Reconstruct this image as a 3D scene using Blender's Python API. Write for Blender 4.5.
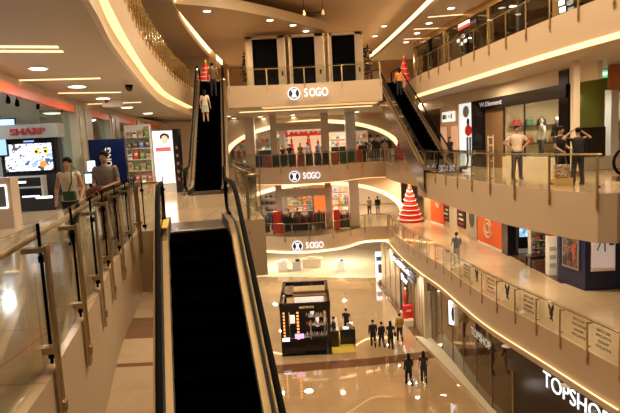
import bpy, bmesh, math, random
from mathutils import Vector, Matrix
random.seed(7)
S = bpy.context.scene
for o in list(bpy.data.objects): bpy.data.objects.remove(o)
C = S.collection
PI = math.pi

# ---------------------------------------------------------------- camera
FPX = 540.0; TH = math.atan(61.5 / FPX); RL = math.atan(0.05); CZ = 11.95
c_, s_ = math.cos(TH), math.sin(TH)
FW = Vector((0, c_, -s_)); R0 = Vector((1, 0, 0)); U0 = Vector((0, s_, c_))
RI = math.cos(RL) * R0 - math.sin(RL) * U0
UP = math.sin(RL) * R0 + math.cos(RL) * U0
cam = bpy.data.cameras.new('camera'); camo = bpy.data.objects.new('camera', cam); C.objects.link(camo)
m = Matrix((RI, UP, -FW)).transposed().to_4x4(); m.translation = Vector((0, 0, CZ)); camo.matrix_world = m
cam.sensor_width = 36; cam.lens = 36 * FPX / 620; cam.clip_start = 0.05; cam.clip_end = 300
S.camera = camo

# ---------------------------------------------------------------- world, light, exposure
w = bpy.data.worlds.new('world'); S.world = w; w.use_nodes = True
w.node_tree.nodes['Background'].inputs[0].default_value = (1.0, 0.78, 0.55, 1)
w.node_tree.nodes['Background'].inputs[1].default_value = 0.15
S.view_settings.view_transform = 'Standard'; S.view_settings.look = 'None'
S.view_settings.gamma = 1; S.view_settings.use_curve_mapping = False
S.view_settings.exposure = 0.1
WARM = (1.0, 0.77, 0.50); NEUT = (1.0, 0.9, 0.76)
LK = 1.0
def area(x, y, z, power, size=0.5, col=WARM, sizey=None, name='ceiling_or_fill_light'):
    l = bpy.data.lights.new(name, 'AREA'); l.energy = power * LK; l.color = col
    if sizey: l.shape = 'RECTANGLE'; l.size = size; l.size_y = sizey
    else: l.shape = 'DISK'; l.size = size
    o = bpy.data.objects.new(name, l); C.objects.link(o); o.location = (x, y, z)
    return o
# large lamps of the atrium ceiling (high bay luminaires)
HB = [(-1.6 - .1 * j + 2.1 * i + (.6 if j % 2 else 0), 6 + 3.3 * j) for j in range(8) for i in range(4)]
for (x, y) in HB: area(x, y, 20.90, 95, 0.36, WARM, name='atrium_lamp_light')
# corridor lamps (z just under each ceiling) and added fill over the left ground floor
for (x, y, z, p) in ((9, 14, 14.25, 90), (8.7, 16.8, 14.25, 100), (8.0, 25, 14.25, 120), (7.5, 36, 14.25, 140),
                     (-8.2, 8, 14.1, 40), (-6.5, 14, 14.1, 60), (-7, 20, 14.1, 90), (-10.5, 33, 9.05, 420), (-11, 26, 9.05, 330), (-10.5, 38, 9.05, 300), (-6.2, 26, 14.1, 110), (-8.5, 34, 14.1, 110),
                     (9.6, 17, 8.9, 130), (9.4, 23, 8.9, 170), (9.0, 29, 8.9, 170), (8.6, 36, 8.9, 200), (8, 44, 8.9, 250), (7, 54, 8.9, 200)):
    area(x, y, z, p, 0.3, NEUT if x < 0 else WARM)
for (x, y, z, p) in ((-3, 44, 14.0, 120), (2, 43.5, 14.0, 120), (-3, 51, 13.6, 300), (3, 51, 13.6, 300),
                     (-3, 44, 8.9, 140), (2, 43.5, 8.9, 140), (-3, 51, 8.6, 320), (3, 51, 8.6, 320),
                     (-3, 45, 3.8, 260), (3, 46, 3.8, 260), (-4, 53, 3.8, 420), (3, 53, 3.8, 420)):
    area(x, y, z, p, 0.3, (1.0, 0.86, 0.66))
for (x, y, z, p) in ((10, 16, 3.8, 60), (10, 24, 3.8, 60), (9, 33, 3.8, 120), (9.5, 40, 3.8, 120), (-9, 30, 13.9, 0)):
    if p: area(x, y, z, p, 0.3, NEUT)
for (x, y, z, p) in ((6.5, 50, 19.2, 400), (-7, 50, 19.2, 300), (-5, 36, 19.2, 160), (0, 42, 19.2, 200), (6, 40, 19.2, 220), (8.6, 32, 19.4, 170), (9.6, 24, 19.4, 170), (10, 17, 19.4, 150), (11, 10, 19.4, 100), (11.9, 33, 19.2, 120), (12.8, 26, 19.2, 120), (13.8, 19, 19.2, 120), (14.8, 12, 19.2, 120), (-7, 20, 19.2, 100)):
    area(x, y, z, p, 0.35, WARM)  # rear and in-shop ones are fill, added to brighten the third level

# ---------------------------------------------------------------- pixel helpers (a photo point onto a plane)
def ray(px, py): return FW * FPX + RI * (px - 310) + UP * (206.5 - py)
def gz(px, py, z): d = ray(px, py); return Vector((0, 0, CZ)) + d * ((z - CZ) / d.z)
def gy(px, py, y): d = ray(px, py); return Vector((0, 0, CZ)) + d * (y / d.y)

# ---------------------------------------------------------------- materials
MATS = {}
def mat(name, col, rough=0.5, metal=0.0, emit=None, es=1.0, var=0.0, scale=4.0, spec=0.5, coat=0.0):
    if name in MATS: return MATS[name]
    M = bpy.data.materials.new(name); M.use_nodes = True; MATS[name] = M
    nt = M.node_tree; b = nt.nodes['Principled BSDF']
    b.inputs['Base Color'].default_value = (*col, 1); b.inputs['Roughness'].default_value = rough
    b.inputs['Metallic'].default_value = metal; b.inputs['Specular IOR Level'].default_value = spec
    if coat: b.inputs['Coat Weight'].default_value = coat; b.inputs['Coat Roughness'].default_value = 0.05
    if emit: b.inputs['Emission Color'].default_value = (*emit, 1); b.inputs['Emission Strength'].default_value = es
    if var:
        tc = nt.nodes.new('ShaderNodeTexCoord'); n = nt.nodes.new('ShaderNodeTexNoise'); n.inputs['Scale'].default_value = scale
        n.inputs['Detail'].default_value = 4
        mp = nt.nodes.new('ShaderNodeMapRange'); mp.inputs[3].default_value = 1 - var; mp.inputs[4].default_value = 1 + var
        mx = nt.nodes.new('ShaderNodeVectorMath'); mx.operation = 'SCALE'; mx.inputs[0].default_value = col
        nt.links.new(tc.outputs['Object'], n.inputs['Vector']); nt.links.new(n.outputs['Fac'], mp.inputs[0])
        nt.links.new(mp.outputs[0], mx.inputs['Scale']); nt.links.new(mx.outputs[0], b.inputs['Base Color'])
    return M
def glassmat(name, tint=(0.9, 0.93, 0.88), k=1.0, rough=0.01):
    M = bpy.data.materials.new(name); M.use_nodes = True; MATS[name] = M; nt = M.node_tree
    for n in list(nt.nodes): nt.nodes.remove(n)
    out = nt.nodes.new('ShaderNodeOutputMaterial'); mix = nt.nodes.new('ShaderNodeMixShader')
    t = nt.nodes.new('ShaderNodeBsdfTransparent'); t.inputs[0].default_value = (*tint, 1)
    g = nt.nodes.new('ShaderNodeBsdfGlossy'); g.inputs['Roughness'].default_value = rough
    f = nt.nodes.new('ShaderNodeLayerWeight'); f.inputs[0].default_value = 0.5
    pw = nt.nodes.new('ShaderNodeMath'); pw.operation = 'POWER'; pw.inputs[1].default_value = 4.0; nt.links.new(f.outputs['Facing'], pw.inputs[0])
    mm = nt.nodes.new('ShaderNodeMath'); mm.operation = 'MULTIPLY_ADD'; mm.inputs[1].default_value = 0.8 * min(k, 1.2); mm.inputs[2].default_value = 0.045 * k; mm.use_clamp = True
    nt.links.new(pw.outputs[0], mm.inputs[0]); nt.links.new(mm.outputs[0], mix.inputs[0])
    nt.links.new(t.outputs[0], mix.inputs[1]); nt.links.new(g.outputs[0], mix.inputs[2]); nt.links.new(mix.outputs[0], out.inputs[0])
    return M
def tilemat(name, col, line, size, rough, var=0.06, width=0.012, rot=0.0):
    M = mat(name, col, rough); nt = M.node_tree; b = nt.nodes['Principled BSDF']
    tc = nt.nodes.new('ShaderNodeTexCoord'); mp = nt.nodes.new('ShaderNodeMapping'); mp.inputs['Rotation'].default_value[2] = rot
    br = nt.nodes.new('ShaderNodeTexBrick'); br.offset = 0; br.inputs['Scale'].default_value = 1
    br.inputs['Brick Width'].default_value = size; br.inputs['Row Height'].default_value = size
    br.inputs['Mortar Size'].default_value = width; br.inputs['Mortar Smooth'].default_value = 0.3
    br.inputs['Color1'].default_value = (*col, 1); br.inputs['Color2'].default_value = (*[c * (1 - var) for c in col], 1)
    br.inputs['Mortar'].default_value = (*line, 1)
    n = nt.nodes.new('ShaderNodeTexNoise'); n.inputs['Scale'].default_value = 0.7; n.inputs['Detail'].default_value = 6
    r = nt.nodes.new('ShaderNodeMapRange'); r.inputs[3].default_value = 0.85; r.inputs[4].default_value = 1.15
    v = nt.nodes.new('ShaderNodeVectorMath'); v.operation = 'SCALE'
    nt.links.new(tc.outputs['Object'], mp.inputs[0]); nt.links.new(mp.outputs[0], br.inputs['Vector']); nt.links.new(mp.outputs[0], n.inputs['Vector'])
    nt.links.new(n.outputs['Fac'], r.inputs[0]); nt.links.new(r.outputs[0], v.inputs['Scale']); nt.links.new(br.outputs['Color'], v.inputs[0])
    nt.links.new(v.outputs[0], b.inputs['Base Color'])
    return M
def muralmat(name, cols, scale, es=0.0, rough=0.4, detail=2.0, dist=1.0):
    """blotchy printed or on-screen picture made of noise patches"""
    M = mat(name, cols[0], rough); nt = M.node_tree; b = nt.nodes['Principled BSDF']
    tc = nt.nodes.new('ShaderNodeTexCoord'); n = nt.nodes.new('ShaderNodeTexNoise'); n.inputs['Scale'].default_value = scale
    n.inputs['Detail'].default_value = detail; n.inputs['Distortion'].default_value = dist
    cr = nt.nodes.new('ShaderNodeValToRGB'); cr.color_ramp.interpolation = 'CONSTANT'
    k = len(cols); e = cr.color_ramp.elements
    e[0].position = 0; e[0].color = (*cols[0], 1); e[1].position = 0.36; e[1].color = (*cols[1], 1)
    for i in range(2, k):
        q = e.new(0.36 + 0.3 * (i - 1) / (k - 1)); q.color = (*cols[i], 1)
    nt.links.new(tc.outputs['Object'], n.inputs['Vector']); nt.links.new(n.outputs['Fac'], cr.inputs[0])
    nt.links.new(cr.outputs[0], b.inputs['Base Color'])
    if es: nt.links.new(cr.outputs[0], b.inputs['Emission Color']); b.inputs['Emission Strength'].default_value = es
    return M
fascia = mat('fascia_paint', (0.60, 0.45, 0.30), 0.45, var=0.04, scale=0.8)
ceilp = mat('ceiling_paint', (0.52, 0.44, 0.34), 0.5, var=0.03, scale=0.6)
atrcl = mat('atrium_ceiling_paint', (0.62, 0.47, 0.31), 0.4, var=0.05, scale=0.3)
wallp = mat('wall_paint', (0.66, 0.52, 0.38), 0.6, var=0.04)
cream = mat('cream_panel', (0.74, 0.62, 0.46), 0.5, var=0.04)
marble = tilemat('ground_marble', (0.52, 0.35, 0.185), (0.40, 0.26, 0.13), 2.4, 0.025)
marble2 = tilemat('gallery_marble', (0.56, 0.42, 0.27), (0.38, 0.27, 0.17), 1.2, 0.10)
bandm = mat('dark_marble', (0.16, 0.075, 0.035), 0.08, var=0.2, scale=2)
creamf = tilemat('store_floor_cream', (0.80, 0.69, 0.50), (0.66, 0.55, 0.38), 1.2, 0.3)
woodf = mat('dark_wood_floor', (0.10, 0.045, 0.03), 0.2, var=0.3, scale=3)
brass = mat('brushed_bronze_steel', (0.50, 0.36, 0.20), 0.3, 1.0, var=0.1, scale=6)
steel = mat('brushed_steel', (0.62, 0.60, 0.55), 0.28, 1.0)
golddk = mat('escalator_deck_bronze', (0.34, 0.24, 0.13), 0.38, 0.85, var=0.08, scale=3)
blackm = mat('black_rubber', (0.003, 0.003, 0.0035), 0.8, spec=0.08)
blackst = mat('black_step', (0.0006, 0.0006, 0.0006), 1.0, 0, spec=0.0)
black = mat('black_gloss', (0.008, 0.008, 0.010), 0.12)
blackmt = mat('black_matt', (0.010, 0.010, 0.012), 0.6)
white = mat('white_paint', (0.82, 0.80, 0.76), 0.5)
whitee = mat('lit_white_letter', (1, 1, 1), 0.5, emit=(0.95, 0.97, 1.0), es=1.6)
redp = mat('red_paint', (0.55, 0.03, 0.02), 0.4)
orange = mat('orange_board', (0.80, 0.14, 0.025), 0.5)
orangee = mat('orange_header', (0.85, 0.12, 0.02), 0.35)
navy = mat('navy_board', (0.012, 0.016, 0.06), 0.25)
strip = mat('cove_strip_lit', (1, 0.8, 0.5), 0.5, emit=(1.0, 0.60, 0.24), es=1.7)
strip2 = mat('cove_strip_lit_soft', (1, 0.8, 0.5), 0.5, emit=(1.0, 0.70, 0.36), es=1.5)
strip3 = mat('cove_strip_ceiling', (1, 0.8, 0.5), 0.5, emit=(1.0, 0.66, 0.30), es=3.0)
lampd = mat('lamp_disc_lit', (1, 1, 1), 0.5, emit=(1.0, 0.90, 0.70), es=5.0)
lampw = mat('lamp_disc_white', (1, 1, 1), 0.5, emit=(1.0, 0.96, 0.9), es=4.0)
glass = glassmat('rail_glass', (0.92, 0.935, 0.895), 0.8)
shopg = glassmat('shop_glass', (0.86, 0.86, 0.80), 1.0)
darkg = glassmat('dark_shop_glass', (0.42, 0.38, 0.30), 2.0)
green = mat('olive_green_paint', (0.24, 0.25, 0.03), 0.6, var=0.05)

# ---------------------------------------------------------------- mesh builder
class MB:
    def __init__(s): s.v = []; s.f = []; s.mi = []
    def add(s, vs, fs, mi=0):
        b = len(s.v); s.v += [tuple(v) for v in vs]; s.f += [tuple(b + i for i in f) for f in fs]; s.mi += [mi] * len(fs); return s
    def box(s, c, d, rz=0, mi=0, M=None):
        x, y, z = d[0] / 2, d[1] / 2, d[2] / 2
        vs = [Vector((i * x, j * y, k * z)) for i in (-1, 1) for j in (-1, 1) for k in (-1, 1)]
        R = M if M else Matrix.Rotation(rz, 3, 'Z')
        vs = [R @ v + Vector(c) for v in vs]
        return s.add(vs, [(0, 1, 3, 2), (4, 6, 7, 5), (0, 4, 5, 1), (2, 3, 7, 6), (0, 2, 6, 4), (1, 5, 7, 3)], mi)
    def prism(s, poly, z0, z1, mt=0, ms=0, mb=0):
        n = len(poly); a = sum(poly[i][0] * poly[(i + 1) % n][1] - poly[(i + 1) % n][0] * poly[i][1] for i in range(n))
        if a < 0: poly = list(reversed(poly))
        lo = [(p[0], p[1], z0) for p in poly]; hi = [(p[0], p[1], z1) for p in poly]
        s.add(hi, [tuple(range(n))], mt); s.add(lo, [tuple(range(n - 1, -1, -1))], mb)
        s.add(lo + hi, [(i, (i + 1) % n, n + (i + 1) % n, n + i) for i in range(n)], ms); return s
    def tube(s, pts, r, seg=8, mi=0, cap=True, flat=None):
        pts = [Vector(p) for p in pts]; n = len(pts); rs = r if isinstance(r, (list, tuple)) else [r] * n
        b = []; prev = None
        for i, p in enumerate(pts):
            t = (pts[min(i + 1, n - 1)] - pts[max(i - 1, 0)]).normalized()
            if prev is None: a = t.orthogonal().normalized() if abs(t.z) > 0.95 else t.cross(Vector((0, 0, 1))).normalized()
            else: a = (prev - t * prev.dot(t)).normalized()
            prev = a; c = t.cross(a)
            fl = flat or (1, 1)
            for k in range(seg):
                g = 2 * PI * k / seg; b.append(p + (a * math.cos(g) * fl[0] + c * math.sin(g) * fl[1]) * rs[i])
        fs = [(i * seg + k, i * seg + (k + 1) % seg, (i + 1) * seg + (k + 1) % seg, (i + 1) * seg + k) for i in range(n - 1) for k in range(seg)]
        if cap: fs += [tuple(range(seg - 1, -1, -1)), tuple((n - 1) * seg + k for k in range(seg))]
        return s.add(b, fs, mi)
    def rings(s, rr, seg=14, mi=0):
        """rr = list of (cx, cy, z, rx, ry)"""
        b = []; n = len(rr)
        for (cx, cy, z, rx, ry) in rr:
            for k in range(seg):
                g = 2 * PI * k / seg; b.append((cx + rx * math.cos(g), cy + ry * math.sin(g), z))
        fs = [(i * seg + k, i * seg + (k + 1) % seg, (i + 1) * seg + (k + 1) % seg, (i + 1) * seg + k) for i in range(n - 1) for k in range(seg)]
        fs += [tuple(range(seg - 1, -1, -1)), tuple((n - 1) * seg + k for k in range(seg))]
        return s.add(b, fs, mi)
    def ell(s, c, r, seg=12, rg=8, mi=0, M=None):
        b = []; fs = []
        for i in range(rg + 1):
            t = PI * i / rg
            for k in range(seg):
                g = 2 * PI * k / seg; v = Vector((r[0] * math.sin(t) * math.cos(g), r[1] * math.sin(t) * math.sin(g), -r[2] * math.cos(t)))
                if M: v = M @ v
                b.append(v + Vector(c))
        fs = [(i * seg + k, i * seg + (k + 1) % seg, (i + 1) * seg + (k + 1) % seg, (i + 1) * seg + k) for i in range(rg) for k in range(seg)]
        return s.add(b, fs, mi)
    def wall(s, path, z0, z1, th=0.05, mi=0):
        """vertical ribbon with thickness along a plan polyline"""
        L, Rr = offs(path, th / 2), offs(path, -th / 2); n = len(path)
        vs = [(p[0], p[1], z) for (P) in (L, Rr) for z in (z0, z1) for p in P]
        a, b2, c2, d2 = 0, n, 2 * n, 3 * n; fs = []
        for i in range(n - 1):
            fs += [(a + i, a + i + 1, b2 + i + 1, b2 + i), (c2 + i + 1, c2 + i, d2 + i, d2 + i + 1), (b2 + i, b2 + i + 1, d2 + i + 1, d2 + i), (a + i + 1, a + i, c2 + i, c2 + i + 1)]
        fs += [(a, b2, d2, c2), (a + n - 1, c2 + n - 1, d2 + n - 1, b2 + n - 1)]
        return s.add(vs, fs, mi)
    def build(s, name, ms, parent=None, smooth=False, world=False, bevel=0):
        me = bpy.data.meshes.new(name)
        vs = s.v
        if world and parent is not None:
            P = world_mat(parent).inverted(); vs = [P @ Vector(v) for v in vs]
        me.from_pydata(vs, [], s.f); me.update()
        if not isinstance(ms, (list, tuple)): ms = [ms]
        for q in ms: me.materials.append(q)
        me.polygons.foreach_set('material_index', s.mi)
        if smooth: me.polygons.foreach_set('use_smooth', [True] * len(me.polygons))
        o = bpy.data.objects.new(name, me); C.objects.link(o)
        if parent is not None: o.parent = parent
        if bevel: bv = o.modifiers.new('bevel', 'BEVEL'); bv.width = bevel; bv.segments = 2
        return o
def world_mat(o):
    M = Matrix.LocRotScale(o.location, o.rotation_euler, o.scale)
    return world_mat(o.parent) @ M if o.parent else M
def offs(path, d):
    out = []; n = len(path)
    for i in range(n):
        a = Vector(path[max(i - 1, 0)][:2]); b = Vector(path[min(i + 1, n - 1)][:2]); t = (b - a).normalized()
        out.append((path[i][0] - t.y * d, path[i][1] + t.x * d))
    return out
def smoothp(pts, n=6):
    P = [Vector(p[:2]) for p in pts]; out = []
    for i in range(len(P) - 1):
        p0 = P[max(i - 1, 0)]; p1 = P[i]; p2 = P[i + 1]; p3 = P[min(i + 2, len(P) - 1)]
        for k in range(n):
            t = k / n
            out.append(0.5 * ((2 * p1) + (-p0 + p2) * t + (2 * p0 - 5 * p1 + 4 * p2 - p3) * t * t + (-p0 + 3 * p1 - 3 * p2 + p3) * t ** 3))
    out.append(P[-1]); return [(v.x, v.y) for v in out]
def resample(path, step):
    P = [Vector(p[:2]) for p in path]; L = [0]
    for i in range(1, len(P)): L.append(L[-1] + (P[i] - P[i - 1]).length)
    n = max(1, round(L[-1] / step)); out = []
    for k in range(n + 1):
        d = L[-1] * k / n; i = 1
        while i < len(P) - 1 and L[i] < d: i += 1
        t = (d - L[i - 1]) / max(1e-6, L[i] - L[i - 1]); q = P[i - 1].lerp(P[i], t); tg = (P[i] - P[i - 1]).normalized(); out.append((q, tg))
    return out
def tag(o, label=None, cat=None, group=None, kind=None):
    if label: o['label'] = label
    if cat: o['category'] = cat
    if group: o['group'] = group
    if kind: o['kind'] = kind
    return o
def thing(name, label, cat, loc=(0, 0, 0), rz=0, group=None):
    o = bpy.data.objects.new(name, None); C.objects.link(o); o.location = loc; o.rotation_euler = (0, 0, rz); o.empty_display_size = 0.1
    return tag(o, label, cat, group)
def struct(name, mb, ms, label=None):
    o = mb.build(name, ms); o['kind'] = 'structure'
    if label: o['label'] = label
    return o
def dup(root, loc, rz=0, label=None, group=None, scale=None):
    r = root.copy(); C.objects.link(r); r.location = loc; r.rotation_euler = (0, 0, rz)
    if scale: r.scale = scale
    if label: r['label'] = label
    if group: r['group'] = group
    for ch in list(root.children):
        c = ch.copy(); C.objects.link(c); c.parent = r
        for g in list(ch.children):
            d = g.copy(); C.objects.link(d); d.parent = c
    return r
def text(name, body, size, loc, rz, M, parent=None, ext=0.02, bold=0.0, rx=PI / 2, sx=1.0, align='LEFT', ry=0.0, roll=0.0):
    cu = bpy.data.curves.new(name, 'FONT'); cu.body = body; cu.size = size; cu.extrude = ext; cu.offset = bold; cu.align_x = align
    cu.align_y = 'CENTER'; cu.materials.append(M)
    tmp = bpy.data.objects.new(name, cu); me = bpy.data.meshes.new_from_object(tmp); bpy.data.objects.remove(tmp); bpy.data.curves.remove(cu)
    o = bpy.data.objects.new(name, me); C.objects.link(o)
    R = Matrix.Rotation(rz, 4, 'Z') @ Matrix.Rotation(rx, 4, 'X') @ Matrix.Rotation(roll, 4, 'Z') @ Matrix.Scale(sx, 4, (1, 0, 0))
    Mw = Matrix.Translation(loc) @ R
    if parent is not None: o.parent = parent; Mw = world_mat(parent).inverted() @ Mw
    o.matrix_basis = Mw
    return o

# ================================================================ STRUCTURE
L1Z, L2Z, L3Z = 5.2, 10.4, 15.6
FT = 1.25
# plan curves of the gallery edges
E1R = smoothp([(6.16, 42.74), (6.16, 37.1), (6.5, 32.0), (6.88, 28.6), (7.05, 25.3), (7.3, 22.0), (7.98, 18.2), (8.42, 15.63), (8.6, 14.7)])
E1B = smoothp([(-13, 46.5), (-9.5, 45.2), (-6.5, 43.3), (-3.8, 41.0), (-0.85, 39.7), (2.17, 40.5), (4.17, 42.7), (6.16, 42.74)])
E2B = smoothp([(-13, 46.5), (-9.5, 45.2), (-6.5, 43.3), (-4.1, 41.2), (-0.85, 39.5), (1.9, 40.1), (4.4, 42.6), (6.08, 42.6)])
E2R1 = smoothp([(6.08, 42.6), (5.95, 37.5), (6.4, 33.5), (6.8, 29.5)])
E2R = smoothp([(5.5, 27.3), (5.72, 23.5), (5.86, 20.1), (6.15, 16.9), (6.65, 14.7), (7.15, 13.3)])
E3R = smoothp([(6.6, 32.5), (6.6, 31.0), (7.1, 26.5), (7.45, 23.0), (7.8, 19.7), (8.2, 16.5), (8.5, 14.7), (8.9, 12.0), (9.4, 8.0)])
E3L = smoothp([(-2.6, 3.0), (-3.0, 7.5), (-3.38, 9.9), (-4.04, 13.0), (-4.85, 17.0), (-5.5, 21.3), (-6.1, 26.0), (-6.45, 30.5), (-6.55, 34.0)])
E2L = smoothp([(-1.2, -2.0), (-1.5, 1.0), (-1.82, 3.26), (-2.03, 4.2), (-2.37, 5.7), (-2.83, 7.5), (-3.15, 9.1), (-3.45, 10.7)])

# ground floor
gf = MB().add([(-22, -8, 0), (26, -8, 0), (26, 48.6, 0), (-22, 48.6, 0)], [(0, 1, 2, 3)])
_b = marble.node_tree.nodes['Principled BSDF']; _b.inputs['Specular IOR Level'].default_value = 1.0; _b.inputs['Coat Weight'].default_value = 1.0; _b.inputs['Coat Roughness'].default_value = 0.02
struct('floor', gf, marble, 'polished tan marble ground floor of the atrium')
sf = MB().prism([(-22, 49.6), (-4.5, 49.2), (6.2, 46.5), (26, 44.0), (26, 70), (-22, 70)], -0.1, 0.012)
struct('floor', sf, creamf, 'cream tiled floor of the department store on the ground level')
def band(poly, z=0.0): return MB().prism(poly, z - 0.02, z + 0.006)
struct('trim_1', band([(-7, 27.2), (-1.7, 27.5), (3, 27.9), (6.9, 28.6), (6.95, 29.6), (3, 28.9), (-1.8, 28.6), (-7, 28.3)]), bandm)
struct('trim_2', band([(-18, 34.1), (-9, 34.0), (-9, 38.2), (-18, 38.8)]), bandm)
struct('trim_3', band([(-16, 29.4), (-8, 29.4), (-8, 29.9), (-16, 29.9)]), bandm)
struct('trim_4', MB().wall(offs(smoothp([(6.1, 41), (6.0, 34.0), (6.0, 31.3), (6.35, 28.8), (6.95, 24.5), (7.2, 22.3), (8.0, 17.5), (8.6, 13.5)]), 0.32), -0.02, 0.008, 0.45), bandm)

# level 1 slab (right gallery and back gallery)
def slab(name, poly, z, top, side=fascia, bot=ceilp, t=FT, label=None):
    return struct(name, MB().prism(poly, z - t, z, 0, 1, 2), [top, side, bot], label)
slab('floor', E1B[:-1] + E1R + [(8.7, 14.3), (24, 14.3), (24, 66), (-13, 66)], L1Z, marble2, label='first gallery floor around the back and right of the atrium')
# lower step of soffit beneath the level 1 fascia (behind the light line)
struct('trim_5', MB().wall(offs(E1R, 0.12), L1Z - FT - 0.30, L1Z - FT + 0.02, 0.16), fascia)
# level 2
slab('floor', E2B[:-1] + E2R1 + [(9.8, 29.3), (9.8, 27.3)] + E2R + [(7.55, 13.15), (8.0, 13.4), (24, 14.2), (24, 66), (-13, 66)], L2Z, marble2, label='second gallery floor around the back and right of the atrium')
Lp = E2L + [(-2.95, 10.62), (-2.98, 10.35), (-1.45, 10.35), (-1.45, 11.6), (-1.0, 11.7), (-1.9, 16.0), (-2.75, 20.5), (-2.5, 20.5), (-6.4, 24), (-6.6, 30), (-13, 45.5), (-22, 45.5), (-22, -4), (-1.2, -4)]
Lp = [p for p in Lp if p != (-2.5, 20.5)]
slab('floor', Lp, L2Z, marble2, label='second gallery floor on the left with the escalator landing')
# level 3
slab('floor', [(-4.5, 32.3), (-2, 32.7), (0, 32.85), (2.5, 32.65), (4.6, 32.4), (4.62, 60), (-4.5, 60)], L3Z, marble2, label='third level bridge carrying the topmost department store sign')
slab('floor', E3R + [(24, 8), (24, 60), (4.63, 60), (4.63, 36.9), (6.6, 36.9)], L3Z, marble2, label='third gallery floor on the right')
L3e = E3L + [(-6.6, 36), (-4.51, 36), (-4.51, 60), (-22, 60), (-22, 3)]
slab('floor', L3e, L3Z, marble2, label='third gallery floor on the left', t=1.1)
# level 2 ceiling on the left: plane + lip round the cove
lip = smoothp([(-2.3, 3.0), (-2.85, 7.2), (-3.75, 10.9), (-4.7, 15.4), (-5.6, 20.0), (-6.3, 24.3), (-6.75, 30.4), (-6.9, 34)])
struct('ceiling', MB().prism(lip + [(-22, 34), (-22, 3)], 14.2, 14.3), ceilp, 'ceiling above the left shops on the second level')
struct('trim_6', MB().wall(lip, 14.08, 14.42, 0.10), cream)
# back ceiling below level 3 (store level 2)
# upper ceilings
struct('ceiling', MB().add([(-22, -8, 21.0), (26, -8, 21.0), (26, 62, 21.0), (-22, 62, 21.0)], [(3, 2, 1, 0)]), atrcl, 'high ceiling above the atrium')
cv1 = smoothp([(-5.6, 20), (-6.2, 26), (-6.6, 29.6), (-6.97, 32.4), (-7.26, 36.4), (-7.55, 43), (-7.6, 52)])
struct('ceiling', MB().prism(cv1 + [(-22, 52), (-22, 20)], 19.5, 19.75), ceilp, 'lower ceiling over the third level on the left')
lens = smoothp([(-6.7, 29.5), (-4.23, 31.0), (-1.86, 33.5), (-0.05, 35.8), (1.2, 37.6), (1.75, 38.9), (1.5, 41.0), (0.5, 44), (-2, 49), (-5, 52), (-7.0, 52)])
struct('ceiling', MB().prism(lens + [(-7.1, 43), (-6.9, 36)], 19.7, 20.3), atrcl, 'curved dropped ceiling panel above the back bridge')

cv2 = smoothp([(6.3, 52), (6.75, 46), (7.25, 38), (7.5, 33), (7.9, 26), (8.5, 18), (9.3, 8)])
struct('ceiling', MB().prism(cv2 + [(24, 8), (24, 52)], 19.5, 19.75), ceilp, 'lower ceiling over the third level on the right')
# enclosing walls
struct('wall_back', MB().box((2, 62, 10), (50, 0.3, 24)), wallp)
struct('wall_back', MB().prism([(-13, 60), (24, 60), (24, 60.2), (-13, 60.2)], L3Z, 21), mat('warm_peach_wall', (0.78, 0.50, 0.30), 0.6))
struct('wall_left', MB().box((-21.5, 25, 10.4), (0.3, 70, 22)), wallp)
struct('wall_right', MB().box((24.2, 30, 10.4), (0.3, 66, 22)), wallp)
struct('wall_left', MB().box((-14.5, 45.4, 17.8), (14.8, 0.3, 4.3)), cream)

# ---------------- cove light lines
def ribbon(name, path, z0, z1, off, M, label, th=0.03):
    o = MB().wall(offs(path, off), z0, z1, th).build(name, M); return tag(o, label, 'light')
def flatribbon(path, z, w, M, name, label, drop=0.03):
    a, b = offs(path, w / 2), offs(path, -w / 2)
    o = MB().prism(a + list(reversed(b)), z - drop, z).build(name, M); return tag(o, label, 'light')
ribbon('cove_light', E3R, L3Z - FT + 0.02, L3Z - FT + 0.18, -0.035, strip, 'thick warm light line along the lower edge of the upper right balcony')
ribbon('cove_light', E1R, L1Z - FT + 0.0, L1Z - FT + 0.035, -0.06, strip2, 'thin warm light line under the lower right balcony above the shops')
ribbon('cove_light', [p for p in E1B if p[0] > -4.5], L1Z - FT + 0.0, L1Z - FT + 0.14, -0.06, strip3, 'curved light line under the lowest store sign at the back')
covep = [((a[0] * 0.55 + b[0] * 0.45), (a[1] * 0.55 + b[1] * 0.45)) for a, b in zip(resample(lip, 1.0) and [(q[0].x, q[0].y) for q in resample(lip, 1.0)], [(q[0].x, q[0].y) for q in resample(E3L, 1.0)])]
flatribbon(covep[1:-2], 14.47, 0.27, strip, 'cove_light', 'long curved warm light trough under the upper left balcony', 0.04)
ribbon('cove_light', cv1, 19.78, 20.3, -0.05, strip3, 'curved glowing ceiling slot at the top left of the atrium')
ribbon('cove_light', cv2, 19.78, 20.1, 0.05, strip3, 'long straight glowing ceiling slot at the top right of the atrium')
o = MB().box((0.9, 33.5, 14.32), (7.0, 0.8, 0.04)).build('cove_light', mat('cove_panel_soft', (1, .8, .5), .5, emit=(1.0, .58, .22), es=.8)); tag(o, 'warm light strip beneath the topmost bridge', 'light')
o = MB().box((0.05, 36.4, 14.32), (8.8, 0.2, 0.04)).build('cove_light', strip2); tag(o, 'second thinner light strip further back beneath the topmost bridge', 'light')
ribbon('cove_light', [p for p in E2B if p[0] > -4.5], L2Z - FT - 0.05, L2Z - FT + 0.05, 0.1, strip, 'curved light line beneath the middle back balcony')

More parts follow.
